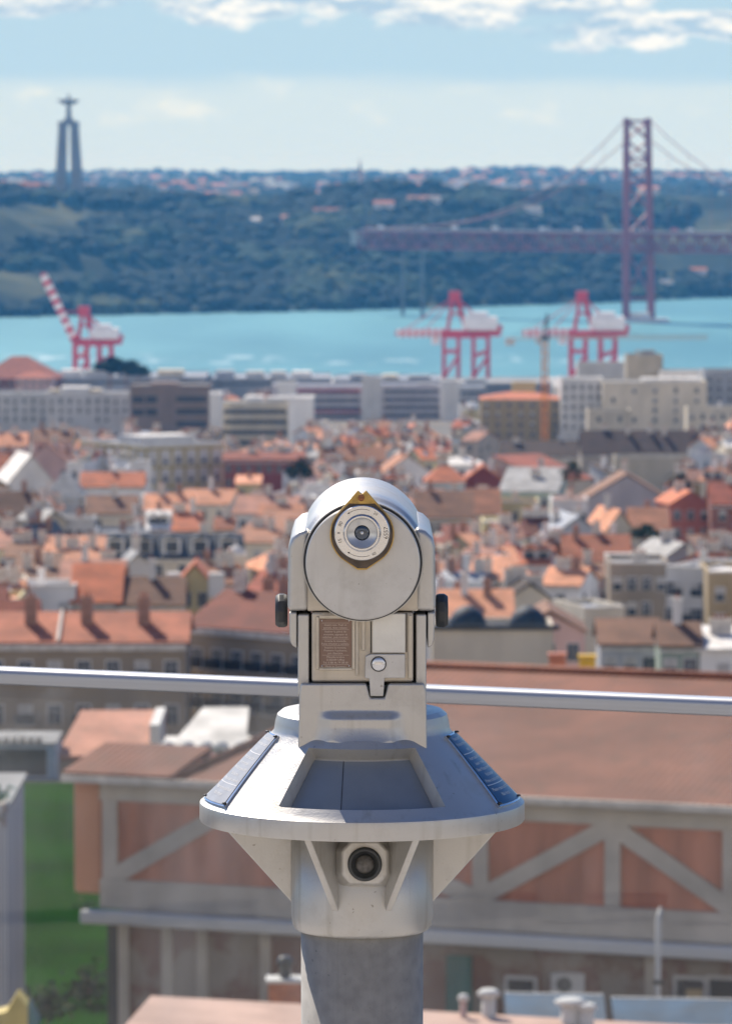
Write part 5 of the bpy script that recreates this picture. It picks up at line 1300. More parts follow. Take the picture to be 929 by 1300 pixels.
# cap: cone with a recessed window sector
zt_c = tz(928); r_t, r_r = .101, .1815
def cone_pt(s, az, inset=0):
    """s 0 at top of cone, 1 at the rim; az 0 faces the viewer"""
    r = r_t+(r_r-r_t)*s; z = zt_c+(z_rt-zt_c)*s
    nl = math.hypot(z_rt-zt_c, r_r-r_t); nr = (zt_c-z_rt)/nl; nz_ = (r_r-r_t)/nl
    r -= nr*inset; z -= nz_*inset
    return Vector((r*math.sin(az), -r*math.cos(az), z))
capm = MB()
AZ = R(32.8); IN = .0165
azs = [-math.pi+2*math.pi*k/144 for k in range(144)]
azs = sorted(set([round(a_, 6) for a_ in azs if abs(abs(a_)-AZ) > .02 and abs(abs(a_)-AZ+.011) > .02]+[round(x_, 6) for x_ in (-AZ, AZ, -AZ+.022, AZ-.022)]))
S0, S1 = .10, .85
ss = [0, S0, S0+.015, .22, .35, .5, .65, S1-.01, S1, .92, 1.0]
def inset_at(s, a_):
    if S0+.014 <= s <= S1-.009 and abs(a_) <= AZ-.021: return IN
    return 0
neck_z = [(.0992, zt_c+.0002)]
nA = len(azs)
vs = []; fs = []; hi = []
# profile above and below the cone
z_nt = tz(899)
def ring_pts(r, z, clamp=True):
    out = []
    for a_ in azs:
        x = r*math.sin(a_); y = -r*math.cos(a_)
        if clamp and y < -.082: y = -.082
        out.append(Vector((x, y, z)))
    return out
rings = []
rings.append(ring_pts(.02, z_nt+.0005)); rings.append(ring_pts(.080, z_nt)); rings.append(ring_pts(.090, z_nt-.0015)); rings.append(ring_pts(.0955, z_nt-.006)); rings.append(ring_pts(.0975, z_nt-.013)); rings.append(ring_pts(.098, zt_c+.010)); rings.append(ring_pts(.099, zt_c+.003))
for s in ss: rings.append([cone_pt(s, a_, inset_at(s, a_)) for a_ in azs])
for r, z in ((.1826, z_rt-.0006), (.1832, z_rt-.003), (.1832, z_rb+.002), (.1822, z_rb), (.178, z_rb), (.176, z_rb+.004), (.080, z_rb+.004)):
    rings.append([Vector((r*math.sin(a_), -r*math.cos(a_), z)) for a_ in azs])
for rg_ in rings: vs += rg_
for i in range(len(rings)-1):
    for k in range(nA): fs.append((i*nA+k, i*nA+(k+1) % nA, (i+1)*nA+(k+1) % nA, (i+1)*nA+k))
capm.add(vs, fs, paint, True)
capm.build('cap', tele, auto=28)
# dial plate lying in the recess
dp = MB(); a0 = AZ-.024; nn_ = 24
vs = []; fs = []
for i, s in enumerate((S0+.038, S1-.03)):
    for k in range(nn_+1): vs.append(cone_pt(s, -a0+2*a0*k/nn_, IN-.0006))
for k in range(nn_): fs.append((k, k+1, k+2+nn_, k+1+nn_))
dp.add(vs, fs, greyp, True); dpo = dp.build('dial_plate', tele)
mk = MB()
def on_cone(s, az, ins): return cone_pt(s, az, ins)
def strip(mb, s0, a0_, s1, a1_, w, m, ins):
    p0 = on_cone(s0, a0_, ins); p1 = on_cone(s1, a1_, ins); d = (p1-p0).normalized(); n_ = Vector((math.sin((a0_+a1_)/2), -math.cos((a0_+a1_)/2), .9)).normalized(); sd = d.cross(n_).normalized()*w/2
    mb.add([p0-sd, p0+sd, p1+sd, p1-sd], [(0, 1, 2, 3)], m)
strip(mk, S0+.04, R(-11.5), S1-.035, R(-8.6), .0008, ink, IN-.0011)
for k in range(27):
    a_ = -a0+.03+(2*a0-.06)*k/26
    strip(mk, S1-.065 if k % 2 else S1-.085, a_, S1-.035, a_, .0012, dmark, IN-.0011)
mk.build('scale_marks', dpo)
# info plaques on the flanks
def plaque(sign, label):
    az0, az1 = R(47), R(76); s0, s1 = .015, .95
    n1, n2 = 10, 12
    def pt(u, v, ins=-.0022):
        # narrower at the top
        az = R(64-6*v)+(R(91-8*v)-R(64-6*v))*u
        return cone_pt(s0+(s1-s0)*v, sign*az, ins)
    def sheet(mb, u0, u1, v0, v1, ins, m, th=.0015):
        vs = []; fs = []
        for lay in (ins, ins+th):
            for i in range(n2+1):
                for k in range(n1+1): vs.append(pt(u0+(u1-u0)*k/n1, v0+(v1-v0)*i/n2, lay))
        W_ = n1+1; o = (n2+1)*W_
        for i in range(n2):
            for k in range(n1): a = i*W_+k; fs.append((a, a+1, a+1+W_, a+W_)); fs.append((o+a+W_, o+a+1+W_, o+a+1, o+a))
        for k in range(n1): fs.append((k, k+1, o+k+1, o+k)); q = n2*W_; fs.append((q+k+1, q+k, o+q+k, o+q+k+1))
        for i in range(n2): a = i*W_; fs.append((a+W_, a, o+a, o+a+W_)); a += n1; fs.append((a, a+W_, o+a+W_, o+a))
        mb.add(vs, fs, m, False)
    mb = MB(); sheet(mb, 0, 1, 0, 1, -.0022, chrome, .0028); pq = mb.build('plaque', tele, auto=30)
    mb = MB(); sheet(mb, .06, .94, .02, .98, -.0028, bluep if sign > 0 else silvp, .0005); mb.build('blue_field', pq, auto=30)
    lines = ["Please clean the lens", "Por favor limpe a lente", "s.v.p.", None, "Insert coin and turn", "Inserir a moeda", "Bitte Münze einwerfen", "Push button", "Prime o botão amarelo", None, "Please return and lock", "Não forçar"]
    tm = MB()
    y = .05
    for ln in lines:
        if ln is None:
            for k in range(16):
                u = .08+.84*k/16; p = [pt(u, y, -.0030), pt(u+.84/16, y, -.0030), pt(u+.84/16, y+.008, -.0030), pt(u, y+.008, -.0030)]; tm.add(p, [(0, 1, 2, 3)], white_ink)
            y += .045; continue
        vs, fs = text_geo(ln, 1.0, 'CENTER')
        wd = max(v.x for v in vs)-min(v.x for v in vs); sc_ = min(.78/wd, .082)
        vv = []
        for v in vs:
            u = .5+v.x*sc_*(1 if sign > 0 else 1); 
            if sign > 0: uu = u
            else: uu = 1-u
            vv.append(pt(uu, y+.045-v.y*.062, -.0030))
        tm.add(vv, fs, white_ink); y += .078
    tm.build('lettering', pq)
    rv = MB()
    for u, v in ((.05, .03), (.95, .03), (.05, .97), (.95, .97)):
        c = pt(u, v, -.003); rv.lathe([(.0028, 0), (.0022, .0016), (.0001, .002)], M['dark'], c=c, n=10)
    rv.build('rivets', pq)
    pq['label'] = label
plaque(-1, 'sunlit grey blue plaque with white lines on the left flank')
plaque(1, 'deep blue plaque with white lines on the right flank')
# gussets under the rim
for azd in (-22, 22, -88, 88, -150, 150):
    a_ = R(azd); dv = Vector((math.sin(a_), -math.cos(a_), 0)); sd = Vector((math.cos(a_), math.sin(a_), 0))*.0042
    zt_ = z_rb+.0045; zb_ = tz(1152, 5.26)
    tri = [dv*.079+Vector((0, 0, zt_)), dv*.166+Vector((0, 0, zt_)), dv*.160+Vector((0, 0, zt_-.008)), dv*.079+Vector((0, 0, zb_))]
    MB().hull2([p-sd for p in tri], [p+sd*1.0 for p in tri], paint).build('gusset', tele, bevel=.0015)
# boss with black plug
bs = MB()
def rrect(x0, x1, y0, y1, Y, c=6):
    pts = [(x0+c, y0), (x1-c, y0), (x1, y0+c), (x1, y1-c), (x1-c, y1), (x0+c, y1), (x0, y1-c), (x0, y0+c)]
    return [T(a, b_, Y) for a, b_ in pts]
bs.hull2(rrect(415, 511, 1062, 1128, 5.235, 14), rrect(434, 492, 1068, 1122, 5.206, 12), paint); bs.build('boss', tele, bevel=.003, seg=3)
pc = T(463, 1097, 5.2055)
pb = MB(); pb.lathe([(.0190, .002), (.0190, -.003), (.0172, -.0045), (.0150, -.0045), (.0148, -.001), (.0001, -.001)], rubber, axis='Y', c=pc, n=40); pl = pb.build('plug', tele)
MB().lathe([(.0105, -.0011), (.0100, -.0030), (.0001, -.0032)], mat('plug_centre', (.09, .085, .08), .3, .4, .3, 200), axis='Y', c=pc, n=32).build('plug_centre', pl)

# yoke
yk = MB(); Yf = 5.2152
def poly_px(pts, Y): return [(TX(a, b_, Y), tz(b_, Y)) for a, b_ in pts]
front = poly_px([(382, 868), (465, 868), (470, 886), (488, 886), (493, 868), (538, 868), (541, 880), (542, 962), (378, 962), (380, 880)], Yf)
yk.prism(front, Yf-YA, .085, paint)
yk.build('yoke', tele, bevel=.0025, seg=3)
def sstep(a, b_, x):
    t = max(0., min(1., (x-a)/(b_-a))); return t*t*(3-2*t)
rl = MB(); vs = []; fs = []; NX, NY = 64, 44
for i in range(NY+1):
    py = 896+(947-896)*i/NY
    for k in range(NX+1):
        px_ = 383+(537-383)*k/NX; x = TX(px_, py, Yf)
        mk_ = sstep(400, 424, px_)*(1-sstep(492, 516, px_))
        b_ = .0085*sstep(901, 914, py)*mk_
        circ = max(0., math.sqrt(max(0, .1018**2-x*x))-(YA-Yf)); t = max(0., (py-922)/25.)
        f_ = circ*(t**1.6)
        o_ = .0003+b_*(1-.25*sstep(925, 947, py))+f_*.85 if b_+f_ > 0 else .0003
        o_ = min(o_, max(circ, .0003)+.0006) if py > 930 else o_
        vs.append((x, Yf-YA-o_, tz(py, Yf)))
for i in range(NY):
    for k in range(NX): a = i*(NX+1)+k; fs.append((a, a+1, a+2+NX, a+1+NX))
rl.add(vs, fs, paint, True); rl.build('yoke_relief', tele)
for sg in (-1, 1):
    xs_ = [(378, 392.5), (527.5, 541)][0 if sg < 0 else 1]
    MB().prism(poly_px([(xs_[0], 780), (xs_[1], 780), (xs_[1], 869), (xs_[0], 885)] if sg < 0 else [(xs_[0], 780), (xs_[1], 780), (xs_[1], 885), (xs_[0], 869)], 5.225), 5.225-YA, .15, paint).build('fork_plate', tele, bevel=.002)
    # ears
    if sg < 0: up = [(392, 671), (379, 675), (370, 683), (366, 695), (365, 776), (392, 776)]; lo = [(367, 777.5), (377, 777.5), (377, 823), (371, 820), (367.5, 812)]
    else: up = [(527, 669), (540, 674), (549, 683), (552, 695), (553, 776), (527, 776)]; lo = [(542.5, 777.5), (552, 777.5), (551, 812), (548, 820), (542.5, 823)]
    MB().prism(poly_px(up, 5.223), 5.223-YA, .20, paint).build('side_arm', tele, bevel=.006, seg=4)
    MB().prism(poly_px(lo, 5.226), 5.226-YA, .19, paint).build('arm_cover', tele, bevel=.002)
    # knobs
    cx_ = TX(365 if sg < 0 else 553, 776, 5.27); kz = tz(775, 5.27); kn = MB()
    n = 10
    L0 = [(.0178, 0), (.0195, .004), (.0195, .0095), (.0165, .0135), (.006, .0138)]
    kn.lathe([(r, sg*h) for r, h in L0], rubber, axis='X', c=(cx_, -.03, kz), n=n, smooth=False)
    kn.build('clamp_knob', tele, bevel=.001)
# telescope tube
zc0 = tz(714.9, 5.20)
tb = MB()
xc = TX(460.5, 715, 5.2)
tb.lathe([(.0640, -.074), (.0655, -.082), (.0668, -.082), (.0672, -.078), (.0678, -.055), (.0700, -.052), (.0715, -.046), (.0720, .0), (.0722, .24), (.0700, .285), (.060, .292)], paint, axis='Y', c=(xc, 0, zc0), n=128)
tb.build('tube_housing', tele, auto=40)
MB().lathe([(.0660, -.0815), (.0655, -.0835), (.0635, -.0835), (.0632, -.078)], rubber, axis='Y', c=(xc, 0, zc0), n=128, cap=False).build('gap_ring', tele)  # black ring put in to darken the gap around the front plate
# chin below the tube
ch = MB(); ch.prism(poly_px([(390, 712), (531, 712), (531, 776), (390, 776)], 5.224), 5.224-YA, .20, box_m); ch.build('chin_housing', tele, bevel=.002)
# front plate
MB().lathe([(.0632, -.078), (.0632, -.0985), (.0622, -.0998), (.0001, -.1000)], plate_m, axis='Y', c=(xc, 0, zc0), n=128).build('front_plate', tele, auto=30)
# eyepiece flange : two tangents to a circle meeting at top and bottom
def flange(rc, topz, botz, cxp, czp, Y0, Y1, m, name, notch=False, parent=None, bev=.0008):
    c = P(cxp, czp, 5.2)-TO
    def side(h, sgn):     # tangent point angle
        th = math.acos(min(1, rc/abs(h))); return th
    pts = []
    tt = side(topz, 1); tb_ = side(botz, -1)
    # right half from top to bottom
    tip = .0045
    pts.append((tip, topz-.001))
    for k in range(25):
        a_ = math.pi/2-tt-(math.pi-tt-tb_)*k/24
        pts.append((rc*math.cos(a_), rc*math.sin(a_)))
    pts.append((tip*1.1, -botz+.0015)); pts.append((-tip*1.1, -botz+.0015))
    for k in range(25):
        a_ = math.pi/2-tt-(math.pi-tt-tb_)*(24-k)/24
        pts.append((-rc*math.cos(a_), rc*math.sin(a_)))
    pts.append((-tip, topz-.001))
    if notch: pts.append((-.0008, topz-.0045)); pts.append((.0008, topz-.0045))
    mb = MB(); n = len(pts)
    mb.prism([(c.x+x, c.z+z) for x, z in pts], Y0-YA, Y1-YA, m)
    return mb.build(name, parent or tele, bevel=bev), c
fl, ec = flange(.0354, .0492, .0410, 459.5, 677.5, 5.1925, 5.201, brass, 'eyepiece_flange', True)
flange(.0341, .0440, .0392, 459.5, 677.5, 5.1908, 5.1924, brownp, 'flange_face', False, fl, .0003)
# brass upper nose plate
c = P(459.5, 677.5, 5.2)-TO
MB().prism([(c.x-.0045, c.z+.0478), (c.x-.0008, c.z+.0440), (c.x+.0008, c.z+.0440), (c.x+.0045, c.z+.0478), (c.x+.0165, c.z+.0345), (c.x+.008, c.z+.0338), (c.x-.008, c.z+.0338), (c.x-.0165, c.z+.0345)], 5.1895-YA, 5.1907-YA, brass).build('flange_nose', fl)
e_ = P(459.5, 676, 5.19)-TO
MB().lathe([(.0305, .002), (.0305, -.006), (.0297, -.0072), (.0208, -.0072), (.0206, -.005)], chrome, axis='Y', c=e_, n=96, cap=False).build('silver_ring', fl, auto=30)
MB().lathe([(.0207, -.004), (.0207, -.0085), (.0190, -.0112), (.0172, -.0112), (.0168, -.0105)], chrome, axis='Y', c=e_, n=72, cap=False).build('inner_ring', fl, auto=30)
cup_m = mat('eyecup_metal', (.62, .62, .60), .28, .6)
MB().lathe([(.0168, -.0105), (.0150, -.0085), (.0085, -.0055), (.0084, .002)], cup_m, axis='Y', c=e_, n=72, cap=False).build('eyecup', fl, auto=60)
MB().lathe([(.0086, -.0042), (.0070, -.0056), (.004, -.0064), (.0001, -.0068)], lens, axis='Y', c=e_, n=40).build('lens', fl)
MB().lathe([(.0020, .0), (.0018, -.0072), (.0001, -.0074)], mat('lens_glint', (.7, .72, .75), .1, .9), axis='Y', c=e_, n=20).build('lens_glint_dot', fl)  # bright metal dot standing in for the glint on the lens
sc_p = P(458.5, 632, 5.1885)-TO
MB().lathe([(.0036, .002), (.0036, -.0012), (.003, -.0018), (.0001, -.0018)], screw, axis='Y', c=sc_p, n=20).box(sc_p.x-.0026, sc_p.x+.0026, sc_p.y-.0021, sc_p.y-.0019, sc_p.z-.0003, sc_p.z+.0003, ink).build('screw', fl)
# engraved marks on the ring
mk = MB()
def ring_text(txt, ang, size, rad=.0258, spin=0):
    vs, fs = text_geo(txt, size, 'CENTER')
    a_ = R(ang)
    h0 = -size*.35
    out = []
    for v in vs:
        x, z = v.x, v.y+h0
        x, z = x*math.cos(R(spin))-z*math.sin(R(spin)), x*math.sin(R(spin))+z*math.cos(R(spin))
        out.append((e_.x+rad*math.cos(a_)+x, e_.y-.00735, e_.z+rad*math.sin(a_)+z))
    mk.add(out, fs, ink)
ring_text('6557', 0, .0068, .0262, 90)
ring_text('80', 157, .0055, .0258, 60); ring_text('8', 180, .0045, .0258, 90); ring_text('15', 200, .0055, .0258, 100)
ring_text('20', 55, .0048, .0262, -30); ring_text('60', -60, .0048, .0262, 20)
def ring_arc(a0_, a1_, rad, w=.0005, head=True):
    n = 14
    for k in range(n):
        t0 = R(a0_+(a1_-a0_)*k/n); t1 = R(a0_+(a1_-a0_)*(k+1)/n)
        mk.add([(e_.x+(rad+q)*math.cos(t), e_.y-.00735, e_.z+(rad+q)*math.sin(t)) for t, q in ((t0, -w/2), (t0, w/2), (t1, w/2), (t1, -w/2))], [(0, 1, 2, 3)], ink)
    if head:
        t = R(a1_); s_ = 1 if a1_ > a0_ else -1; c = Vector((e_.x+rad*math.cos(t), e_.y-.00735, e_.z+rad*math.sin(t))); d = Vector((-math.sin(t), 0, math.cos(t)))*s_; q = Vector((math.cos(t), 0, math.sin(t)))
        mk.add([c+d*.0028, c+q*.0011, c-q*.0011], [(0, 1, 2)], ink)
ring_arc(72, 122, .0262); ring_arc(-72, -122, .0262)
mk.build('ring_markings', fl)

# coin box
Yc = 5.222
def pbox(x0, x1, y0, y1, Ya, Yb, m, name, parent=tele, bevel=.001, seg=2):
    z1 = tz(y0, Ya); z0 = tz(y1, Ya)
    return MB().box(TX(x0, (y0+y1)/2, Ya), TX(x1, (y0+y1)/2, Ya), Ya-YA, Yb-YA, z0, z1, m).build(name, parent, bevel=bevel, seg=seg)
cbx = pbox(395.5, 524.5, 777.5, 866, Yc, 5.46, box_m, 'coin_box', bevel=.003, seg=3)
pbox(391, 529, 779, 870, 5.255, 5.262, rubber, 'dark_gap_panel', bevel=0)
# raised frame round the plaque: four bars
for (a, b_, c, d, nm) in ((401, 405, 783, 850, 'plaque_rim'), (447, 451, 783, 850, 'plaque_rim'), (405.2, 446.8, 848, 851.5, 'plaque_rim'), (405.2, 446.8, 781, 785, 'plaque_rim')):
    pbox(a, b_, c, d, Yc-.0022, Yc+.001, box_m, nm, cbx, .0007)
pbox(451.3, 455, 782, 858, Yc-.0035, Yc+.001, box_m, 'box_rib', cbx, .001)
pbox(459, 463.5, 782, 826, Yc-.0035, Yc+.001, box_m, 'box_rib', cbx, .001)
pbox(518, 523.5, 781, 862, Yc-.003, Yc+.001, box_m, 'box_rib', cbx, .001)
pbox(515.2, 516.6, 778, 828, Yc-.0006, Yc+.001, rubber, 'slot_gap', cbx, 0)
pbox(470, 471.4, 781, 829, Yc-.0006, Yc+.001, rubber, 'slot_gap', cbx, 0)
slot_m = mat('worn_slot_plate', (.66, .64, .58), .5, .2, .05, 40, bump=.5, bscale=300, bdist=.0006)
pbox(472.5, 514.3, 779, 829, Yc-.0048, Yc+.001, slot_m, 'coin_slot_cover', cbx, .0012)
lkp = MB(); lk = poly_px([(464, 833), (470, 830.5), (514, 830.5), (514, 861), (488, 861), (486.5, 884), (470, 884), (468.5, 862), (463, 861)], Yc-.007)
lkp.prism(lk, Yc-.007-YA, Yc+.001-YA, plate_m); lkp.build('lock_plate', cbx, bevel=.0012)
lc = P(480.5, 843, Yc-.0075)-TO
MB().lathe([(.0086, .001), (.0086, -.0004), (.0078, -.0004)], rubber, axis='Y', c=lc, n=32).lathe([(.0074, .0), (.0074, -.0018), (.0068, -.0024), (.0001, -.0024)], chrome, axis='Y', c=lc, n=32).build('lock', cbx)
# bronze instruction plaque (part of the telescope) with its lettering
pq = pbox(405.5, 446.3, 786, 847, Yc-.0012, Yc+.0005, brnp, 'instruction_plaque', tele, .0004)
tm = MB(); Yt = Yc-.0014
x0p = TX(405.5, 815, Yc); x1p = TX(446.3, 815, Yc); zT = tz(786, Yc); zB = tz(847, Yc); wp = x1p-x0p; hp = zT-zB
rowsx = [None, "Insert coin. Push in", "quickly, then release.", None, "Insérer la pièce de", "monnaie, appuyer et", "relâcher, puis tourner.", None, "Inserte la moneda,", "Pulse el botón y suéltelo.", None, "Inserire la moneta,", "Premere il pulsante,", "poi rilasciare.", None, "Münzfernrohre", "D-82449 Uffing", "Tel. 0 88 46 79 58 60", None, "Made in Germany"]
y = .07
for ln in rowsx:
    if ln is None:
        zz_ = zT-hp*(y+.01); tm.add([(x0p+.003, Yt-YA, zz_-.0001), (x1p-.003, Yt-YA, zz_-.0001), (x1p-.003, Yt-YA, zz_+.0002), (x0p+.003, Yt-YA, zz_+.0002)], [(0, 1, 2, 3)], pale_ink); y += .022; continue
    vs, fs = text_geo(ln, 1.0, 'CENTER'); wd = max(v.x for v in vs)-min(v.x for v in vs); k = min(wp*.86/wd, .0032)
    tm.add([((x0p+x1p)/2+v.x*k, Yt-YA, zT-hp*(y+.045)+v.y*.0030) for v in vs], fs, pale_ink); y += .058
tm.build('lettering', pq)
rv = MB()
for u, v in ((.08, .03), (.92, .03), (.08, .97), (.92, .97)): rv.lathe([(.0009, 0), (.0007, -.0007), (.0001, -.0008)], chrome, axis='Y', c=(x0p+wp*u, Yc-.0012-YA, zB+hp*v), n=8)
rv.build('rivets', pq)
tag(tele, 'pale grey coin-operated telescope on a round galvanised pole at the railing', 'telescope')

# ------------------------------------------------------------------ haze
hz = MB().box(-26000, 26000, -300, 40000, -145, 96, None) if False else None
hm_ = bpy.data.materials.new('haze_air'); hm_.use_nodes = True
N = hm_.node_tree.nodes; L = hm_.node_tree.links; N.remove(N['Principled BSDF'])
pv = N.new('ShaderNodeVolumePrincipled'); pv.inputs['Color'].default_value = (.13, .48, 1.0, 1); pv.inputs['Absorption Color'].default_value = (1, 1, 1, 1); pv.inputs['Density'].default_value = 5.6e-5; pv.inputs['Anisotropy'].default_value = .0
L.new(pv.outputs[0], N['Material Output'].inputs['Volume'])
hb = MB().box(-26000, 26000, -300, 40000, -145, 96, hm_)
ho = hb.build('haze'); tag(ho, kind='stuff'); tag(ho, 'thin pale blue air over river and hills', 'haze')

# ------------------------------------------------------------------ sky, sun
SUN_AZ, SUN_EL = 28, 45     # degrees left of the view direction
w = bpy.data.worlds.new('World'); sc.world = w; w.use_nodes = True
N = w.node_tree.nodes; L = w.node_tree.links; bg = N['Background']
sky = N.new('ShaderNodeTexSky'); sky.sky_type = 'NISHITA'; sky.sun_disc = False; sky.sun_elevation = R(SUN_EL); sky.sun_rotation = R(-SUN_AZ); sky.altitude = 110; sky.air_density = 1.0; sky.dust_density = .6; sky.ozone_density = 1.5
bg.inputs['Strength'].default_value = .10
tc = N.new('ShaderNodeTexCoord'); sp = N.new('ShaderNodeSeparateXYZ'); L.new(tc.outputs['Generated'], sp.inputs[0])
# angles (small): az = x/y, el = z/|xy| — clouds live at their own directions in the sky
def mth(op, a, b_=None, clamp=False):
    m_ = N.new('ShaderNodeMath'); m_.operation = op; m_.use_clamp = clamp
    for i, q in enumerate((a, b_)):
        if q is None: continue
        if isinstance(q, (int, float)): m_.inputs[i].default_value = q
        else: L.new(q, m_.inputs[i])
    return m_.outputs[0]
az_ = mth('ARCTAN2', sp.outputs['X'], sp.outputs['Y'])
el_ = mth('ARCSINE', sp.outputs['Z'])
AZd = mth('MULTIPLY', az_, 6000); ELd = mth('MULTIPLY', el_, 6000)      # in 1/6000 rad
cb = N.new('ShaderNodeCombineXYZ'); L.new(mth('MULTIPLY', AZd, .010), cb.inputs[0]); L.new(mth('MULTIPLY', ELd, .022), cb.inputs[1])
n1 = N.new('ShaderNodeTexNoise'); n1.inputs['Scale'].default_value = 1.0; n1.inputs['Detail'].default_value = 8; n1.inputs['Roughness'].default_value = .58; L.new(cb.outputs[0], n1.inputs['Vector'])
cb2 = N.new('ShaderNodeCombineXYZ'); L.new(mth('MULTIPLY', AZd, .0035), cb2.inputs[0]); L.new(mth('MULTIPLY', ELd, .02), cb2.inputs[1]); cb2.inputs[2].default_value = 4
n2 = N.new('ShaderNodeTexNoise'); n2.inputs['Scale'].default_value = 1.0; n2.inputs['Detail'].default_value = 5; L.new(cb2.outputs[0], n2.inputs['Vector'])
nd = mth('SUBTRACT', n1.outputs['Fac'], .5)
def ell(cx, cy, rx, ry):
    a = mth('DIVIDE', mth('SUBTRACT', AZd, cx-464.5), rx); b_ = mth('DIVIDE', mth('SUBTRACT', ELd, 218-cy), ry)
    return mth('SUBTRACT', 1.0, mth('ADD', mth('MULTIPLY', a, a), mth('MULTIPLY', b_, b_)))
clouds = None
for e in ((300, 6, 120, 30), (400, -6, 120, 34), (560, 4, 150, 36), (470, -32, 400, 60), (700, 2, 120, 20), (790, 42, 130, 22), (900, 34, 120, 22), (720, 58, 60, 15), (30, 6, 130, 20), (1150, 10, 160, 30), (-250, -5, 160, 30)):
    v = ell(*e); clouds = v if clouds is None else mth('MAXIMUM', clouds, v)
cm = mth('ADD', mth('MULTIPLY', mth('MAXIMUM', clouds, -1.2), 1.0), mth('MULTIPLY', nd, 4.2))
mrc = N.new('ShaderNodeMapRange'); mrc.interpolation_type = 'SMOOTHSTEP'; mrc.inputs[1].default_value = -.12; mrc.inputs[2].default_value = .42; L.new(cm, mrc.inputs[0])
# low veil band above the horizon with soft puffs
mrb = N.new('ShaderNodeMapRange'); mrb.interpolation_type = 'SMOOTHSTEP'; mrb.inputs[1].default_value = 128; mrb.inputs[2].default_value = 96; mrb.inputs[3].default_value = 0; mrb.inputs[4].default_value = 1
L.new(mth('ADD', ELd, mth('MULTIPLY', mth('SUBTRACT', n2.outputs['Fac'], .5), 40)), mrb.inputs[0])
puff = N.new('ShaderNodeMapRange'); puff.interpolation_type = 'SMOOTHSTEP'; puff.inputs[1].default_value = .50; puff.inputs[2].default_value = .72; L.new(n1.outputs['Fac'], puff.inputs[0])
pf_b = ell(300, 132, 700, 42)
pfm = mth('MULTIPLY', puff.outputs[0], mth('MAXIMUM', pf_b, 0.0, True))
veil = mth('ADD', mth('MULTIPLY', mrb.outputs[0], .50), mth('MULTIPLY', pfm, .7), True)
# clouds high overhead elsewhere in the sky
nc = N.new('ShaderNodeTexNoise'); nc.inputs['Scale'].default_value = 2.2; nc.inputs['Detail'].default_value = 6; L.new(tc.outputs['Generated'], nc.inputs['Vector'])
hc = N.new('ShaderNodeMapRange'); hc.inputs[1].default_value = .52; hc.inputs[2].default_value = .7; hc.inputs[4].default_value = .12; L.new(nc.outputs['Fac'], hc.inputs[0])
hgate = N.new('ShaderNodeMapRange'); hgate.inputs[1].default_value = .08; hgate.inputs[2].default_value = .2; L.new(sp.outputs['Z'], hgate.inputs[0])
hc2 = mth('MULTIPLY', hc.outputs[0], hgate.outputs[0])
tint = N.new('ShaderNodeMix'); tint.data_type = 'RGBA'; tint.blend_type = 'MULTIPLY'; tint.inputs['Factor'].default_value = 1; L.new(sky.outputs[0], tint.inputs['A']); tint.inputs['B'].default_value = (.36, .62, .98, 1)
def mixc(fac, a, col):
    m_ = N.new('ShaderNodeMix'); m_.data_type = 'RGBA'; L.new(fac, m_.inputs['Factor']); L.new(a, m_.inputs['A']); m_.inputs['B'].default_value = (*col, 1); return m_.outputs['Result']
low = N.new('ShaderNodeMapRange'); low.interpolation_type = 'SMOOTHSTEP'; low.inputs[1].default_value = .30; low.inputs[2].default_value = .0; L.new(sp.outputs['Z'], low.inputs[0]); lowb = N.new('ShaderNodeMath'); lowb.operation = 'MULTIPLY_ADD'; L.new(sp.outputs['Y'], lowb.inputs[0]); lowb.inputs[1].default_value = -.55; lowb.inputs[2].default_value = .25; lowm = N.new('ShaderNodeMath'); lowm.operation = 'MAXIMUM'; lowm.inputs[1].default_value = .25; L.new(lowb.outputs[0], lowm.inputs[0]); L.new(lowm.outputs[0], low.inputs[1])
back = N.new('ShaderNodeMapRange'); back.inputs[1].default_value = .3; back.inputs[2].default_value = -.4; L.new(sp.outputs['Y'], back.inputs[0])
hzc = N.new('ShaderNodeMix'); hzc.data_type = 'RGBA'; L.new(back.outputs[0], hzc.inputs['Factor']); hzc.inputs['A'].default_value = (3.75, 5.2, 6.15, 1); hzc.inputs['B'].default_value = (10.5, 9.9, 9.2, 1)
m0 = N.new('ShaderNodeMix'); m0.data_type = 'RGBA'; L.new(low.outputs[0], m0.inputs['Factor']); L.new(tint.outputs['Result'], m0.inputs['A']); L.new(hzc.outputs['Result'], m0.inputs['B'])
c0 = m0.outputs['Result']
c1 = mixc(veil, c0, (6.3, 6.7, 6.3))
shade = mth('MULTIPLY', mrc.outputs[0], 1.0)
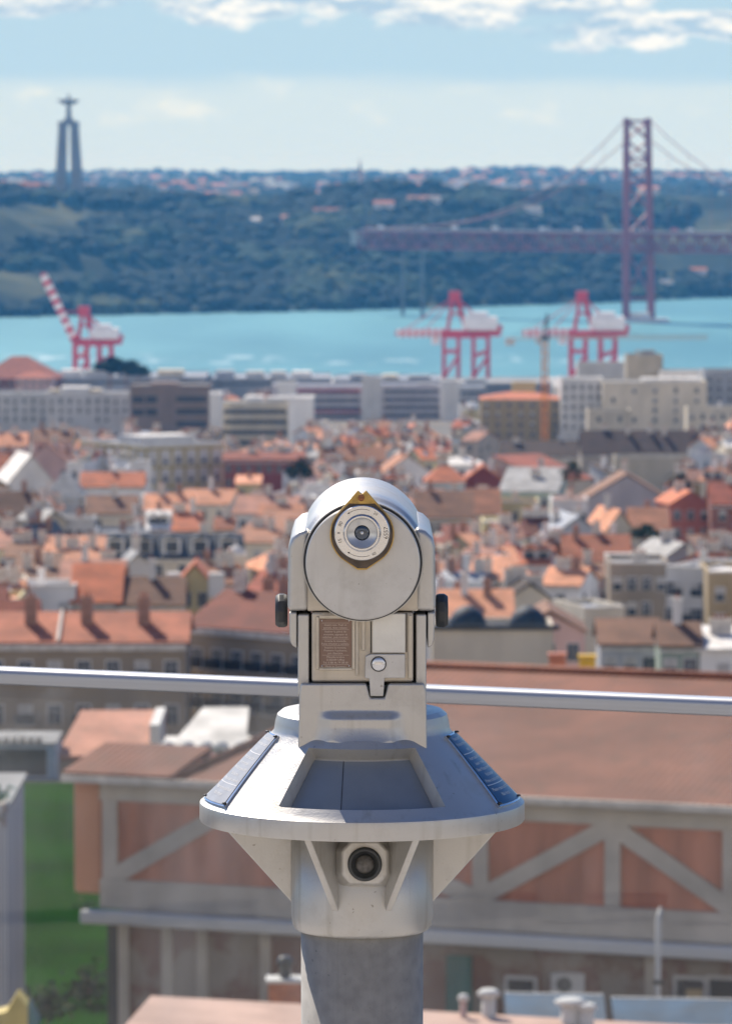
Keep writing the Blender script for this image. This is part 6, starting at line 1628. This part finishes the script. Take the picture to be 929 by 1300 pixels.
# cloud colour: bright with blue-grey bellies where noise is thin
cc = N.new('ShaderNodeValToRGB'); cc.color_ramp.elements[0].position = .34; cc.color_ramp.elements[1].position = .66
cc.color_ramp.elements[0].color = (.44, .60, .76, 1); cc.color_ramp.elements[1].color = (.96, .96, .94, 1)
cb3 = N.new('ShaderNodeCombineXYZ'); L.new(mth('MULTIPLY', AZd, .010), cb3.inputs[0]); L.new(mth('MULTIPLY', mth('SUBTRACT', ELd, 9), .022), cb3.inputs[1])
n3 = N.new('ShaderNodeTexNoise'); n3.inputs['Scale'].default_value = 1.0; n3.inputs['Detail'].default_value = 6; L.new(cb3.outputs[0], n3.inputs['Vector'])
dd = mth('ADD', mth('MULTIPLY', mth('SUBTRACT', n1.outputs['Fac'], n3.outputs['Fac']), -2.4), .5, True)
L.new(dd, cc.inputs['Fac'])
cs = N.new('ShaderNodeMix'); cs.data_type = 'RGBA'; cs.blend_type = 'MULTIPLY'; cs.inputs['Factor'].default_value = 1; L.new(cc.outputs[0], cs.inputs['A']); cs.inputs['B'].default_value = (7.9, 7.9, 7.7, 1)
m3 = N.new('ShaderNodeMix'); m3.data_type = 'RGBA'; L.new(shade, m3.inputs['Factor']); L.new(c1, m3.inputs['A']); L.new(cs.outputs['Result'], m3.inputs['B'])
c3 = mixc(hc2, m3.outputs['Result'], (6, 6, 6))
L.new(c3, bg.inputs['Color'])
sun = bpy.data.lights.new('Sun', 'SUN'); sun.energy = 5.0; sun.angle = R(.5); sun.color = (1, .90, .77)
so = bpy.data.objects.new('Sun', sun); COL.objects.link(so)
sv = Vector((-math.sin(R(SUN_AZ))*math.cos(R(SUN_EL)), math.cos(R(SUN_AZ))*math.cos(R(SUN_EL)), math.sin(R(SUN_EL))))
so.rotation_euler = sv.to_track_quat('Z', 'Y').to_euler()

# ------------------------------------------------------------------ camera
cam = bpy.data.cameras.new('Camera'); co = bpy.data.objects.new('Camera', cam); COL.objects.link(co); sc.camera = co
co.location = (0, 0, CZ); co.rotation_euler = (R(90)-PITCH, 0, 0)
cam.sensor_fit = 'VERTICAL'; cam.sensor_height = 36; cam.lens = 6000/1300*36; cam.clip_start = .1; cam.clip_end = 90000
cam.dof.use_dof = True; cam.dof.focus_distance = 5.2; cam.dof.aperture_fstop = cam.lens/8.2; cam.dof.aperture_blades = 7
sc.view_settings.view_transform = 'Standard'; sc.view_settings.look = 'None'; sc.view_settings.exposure = 0.42; sc.view_settings.gamma = 1
sc.render.engine = 'CYCLES'
sc.cycles.volume_bounces = 1; sc.cycles.max_bounces = 8; sc.cycles.transparent_max_bounces = 12
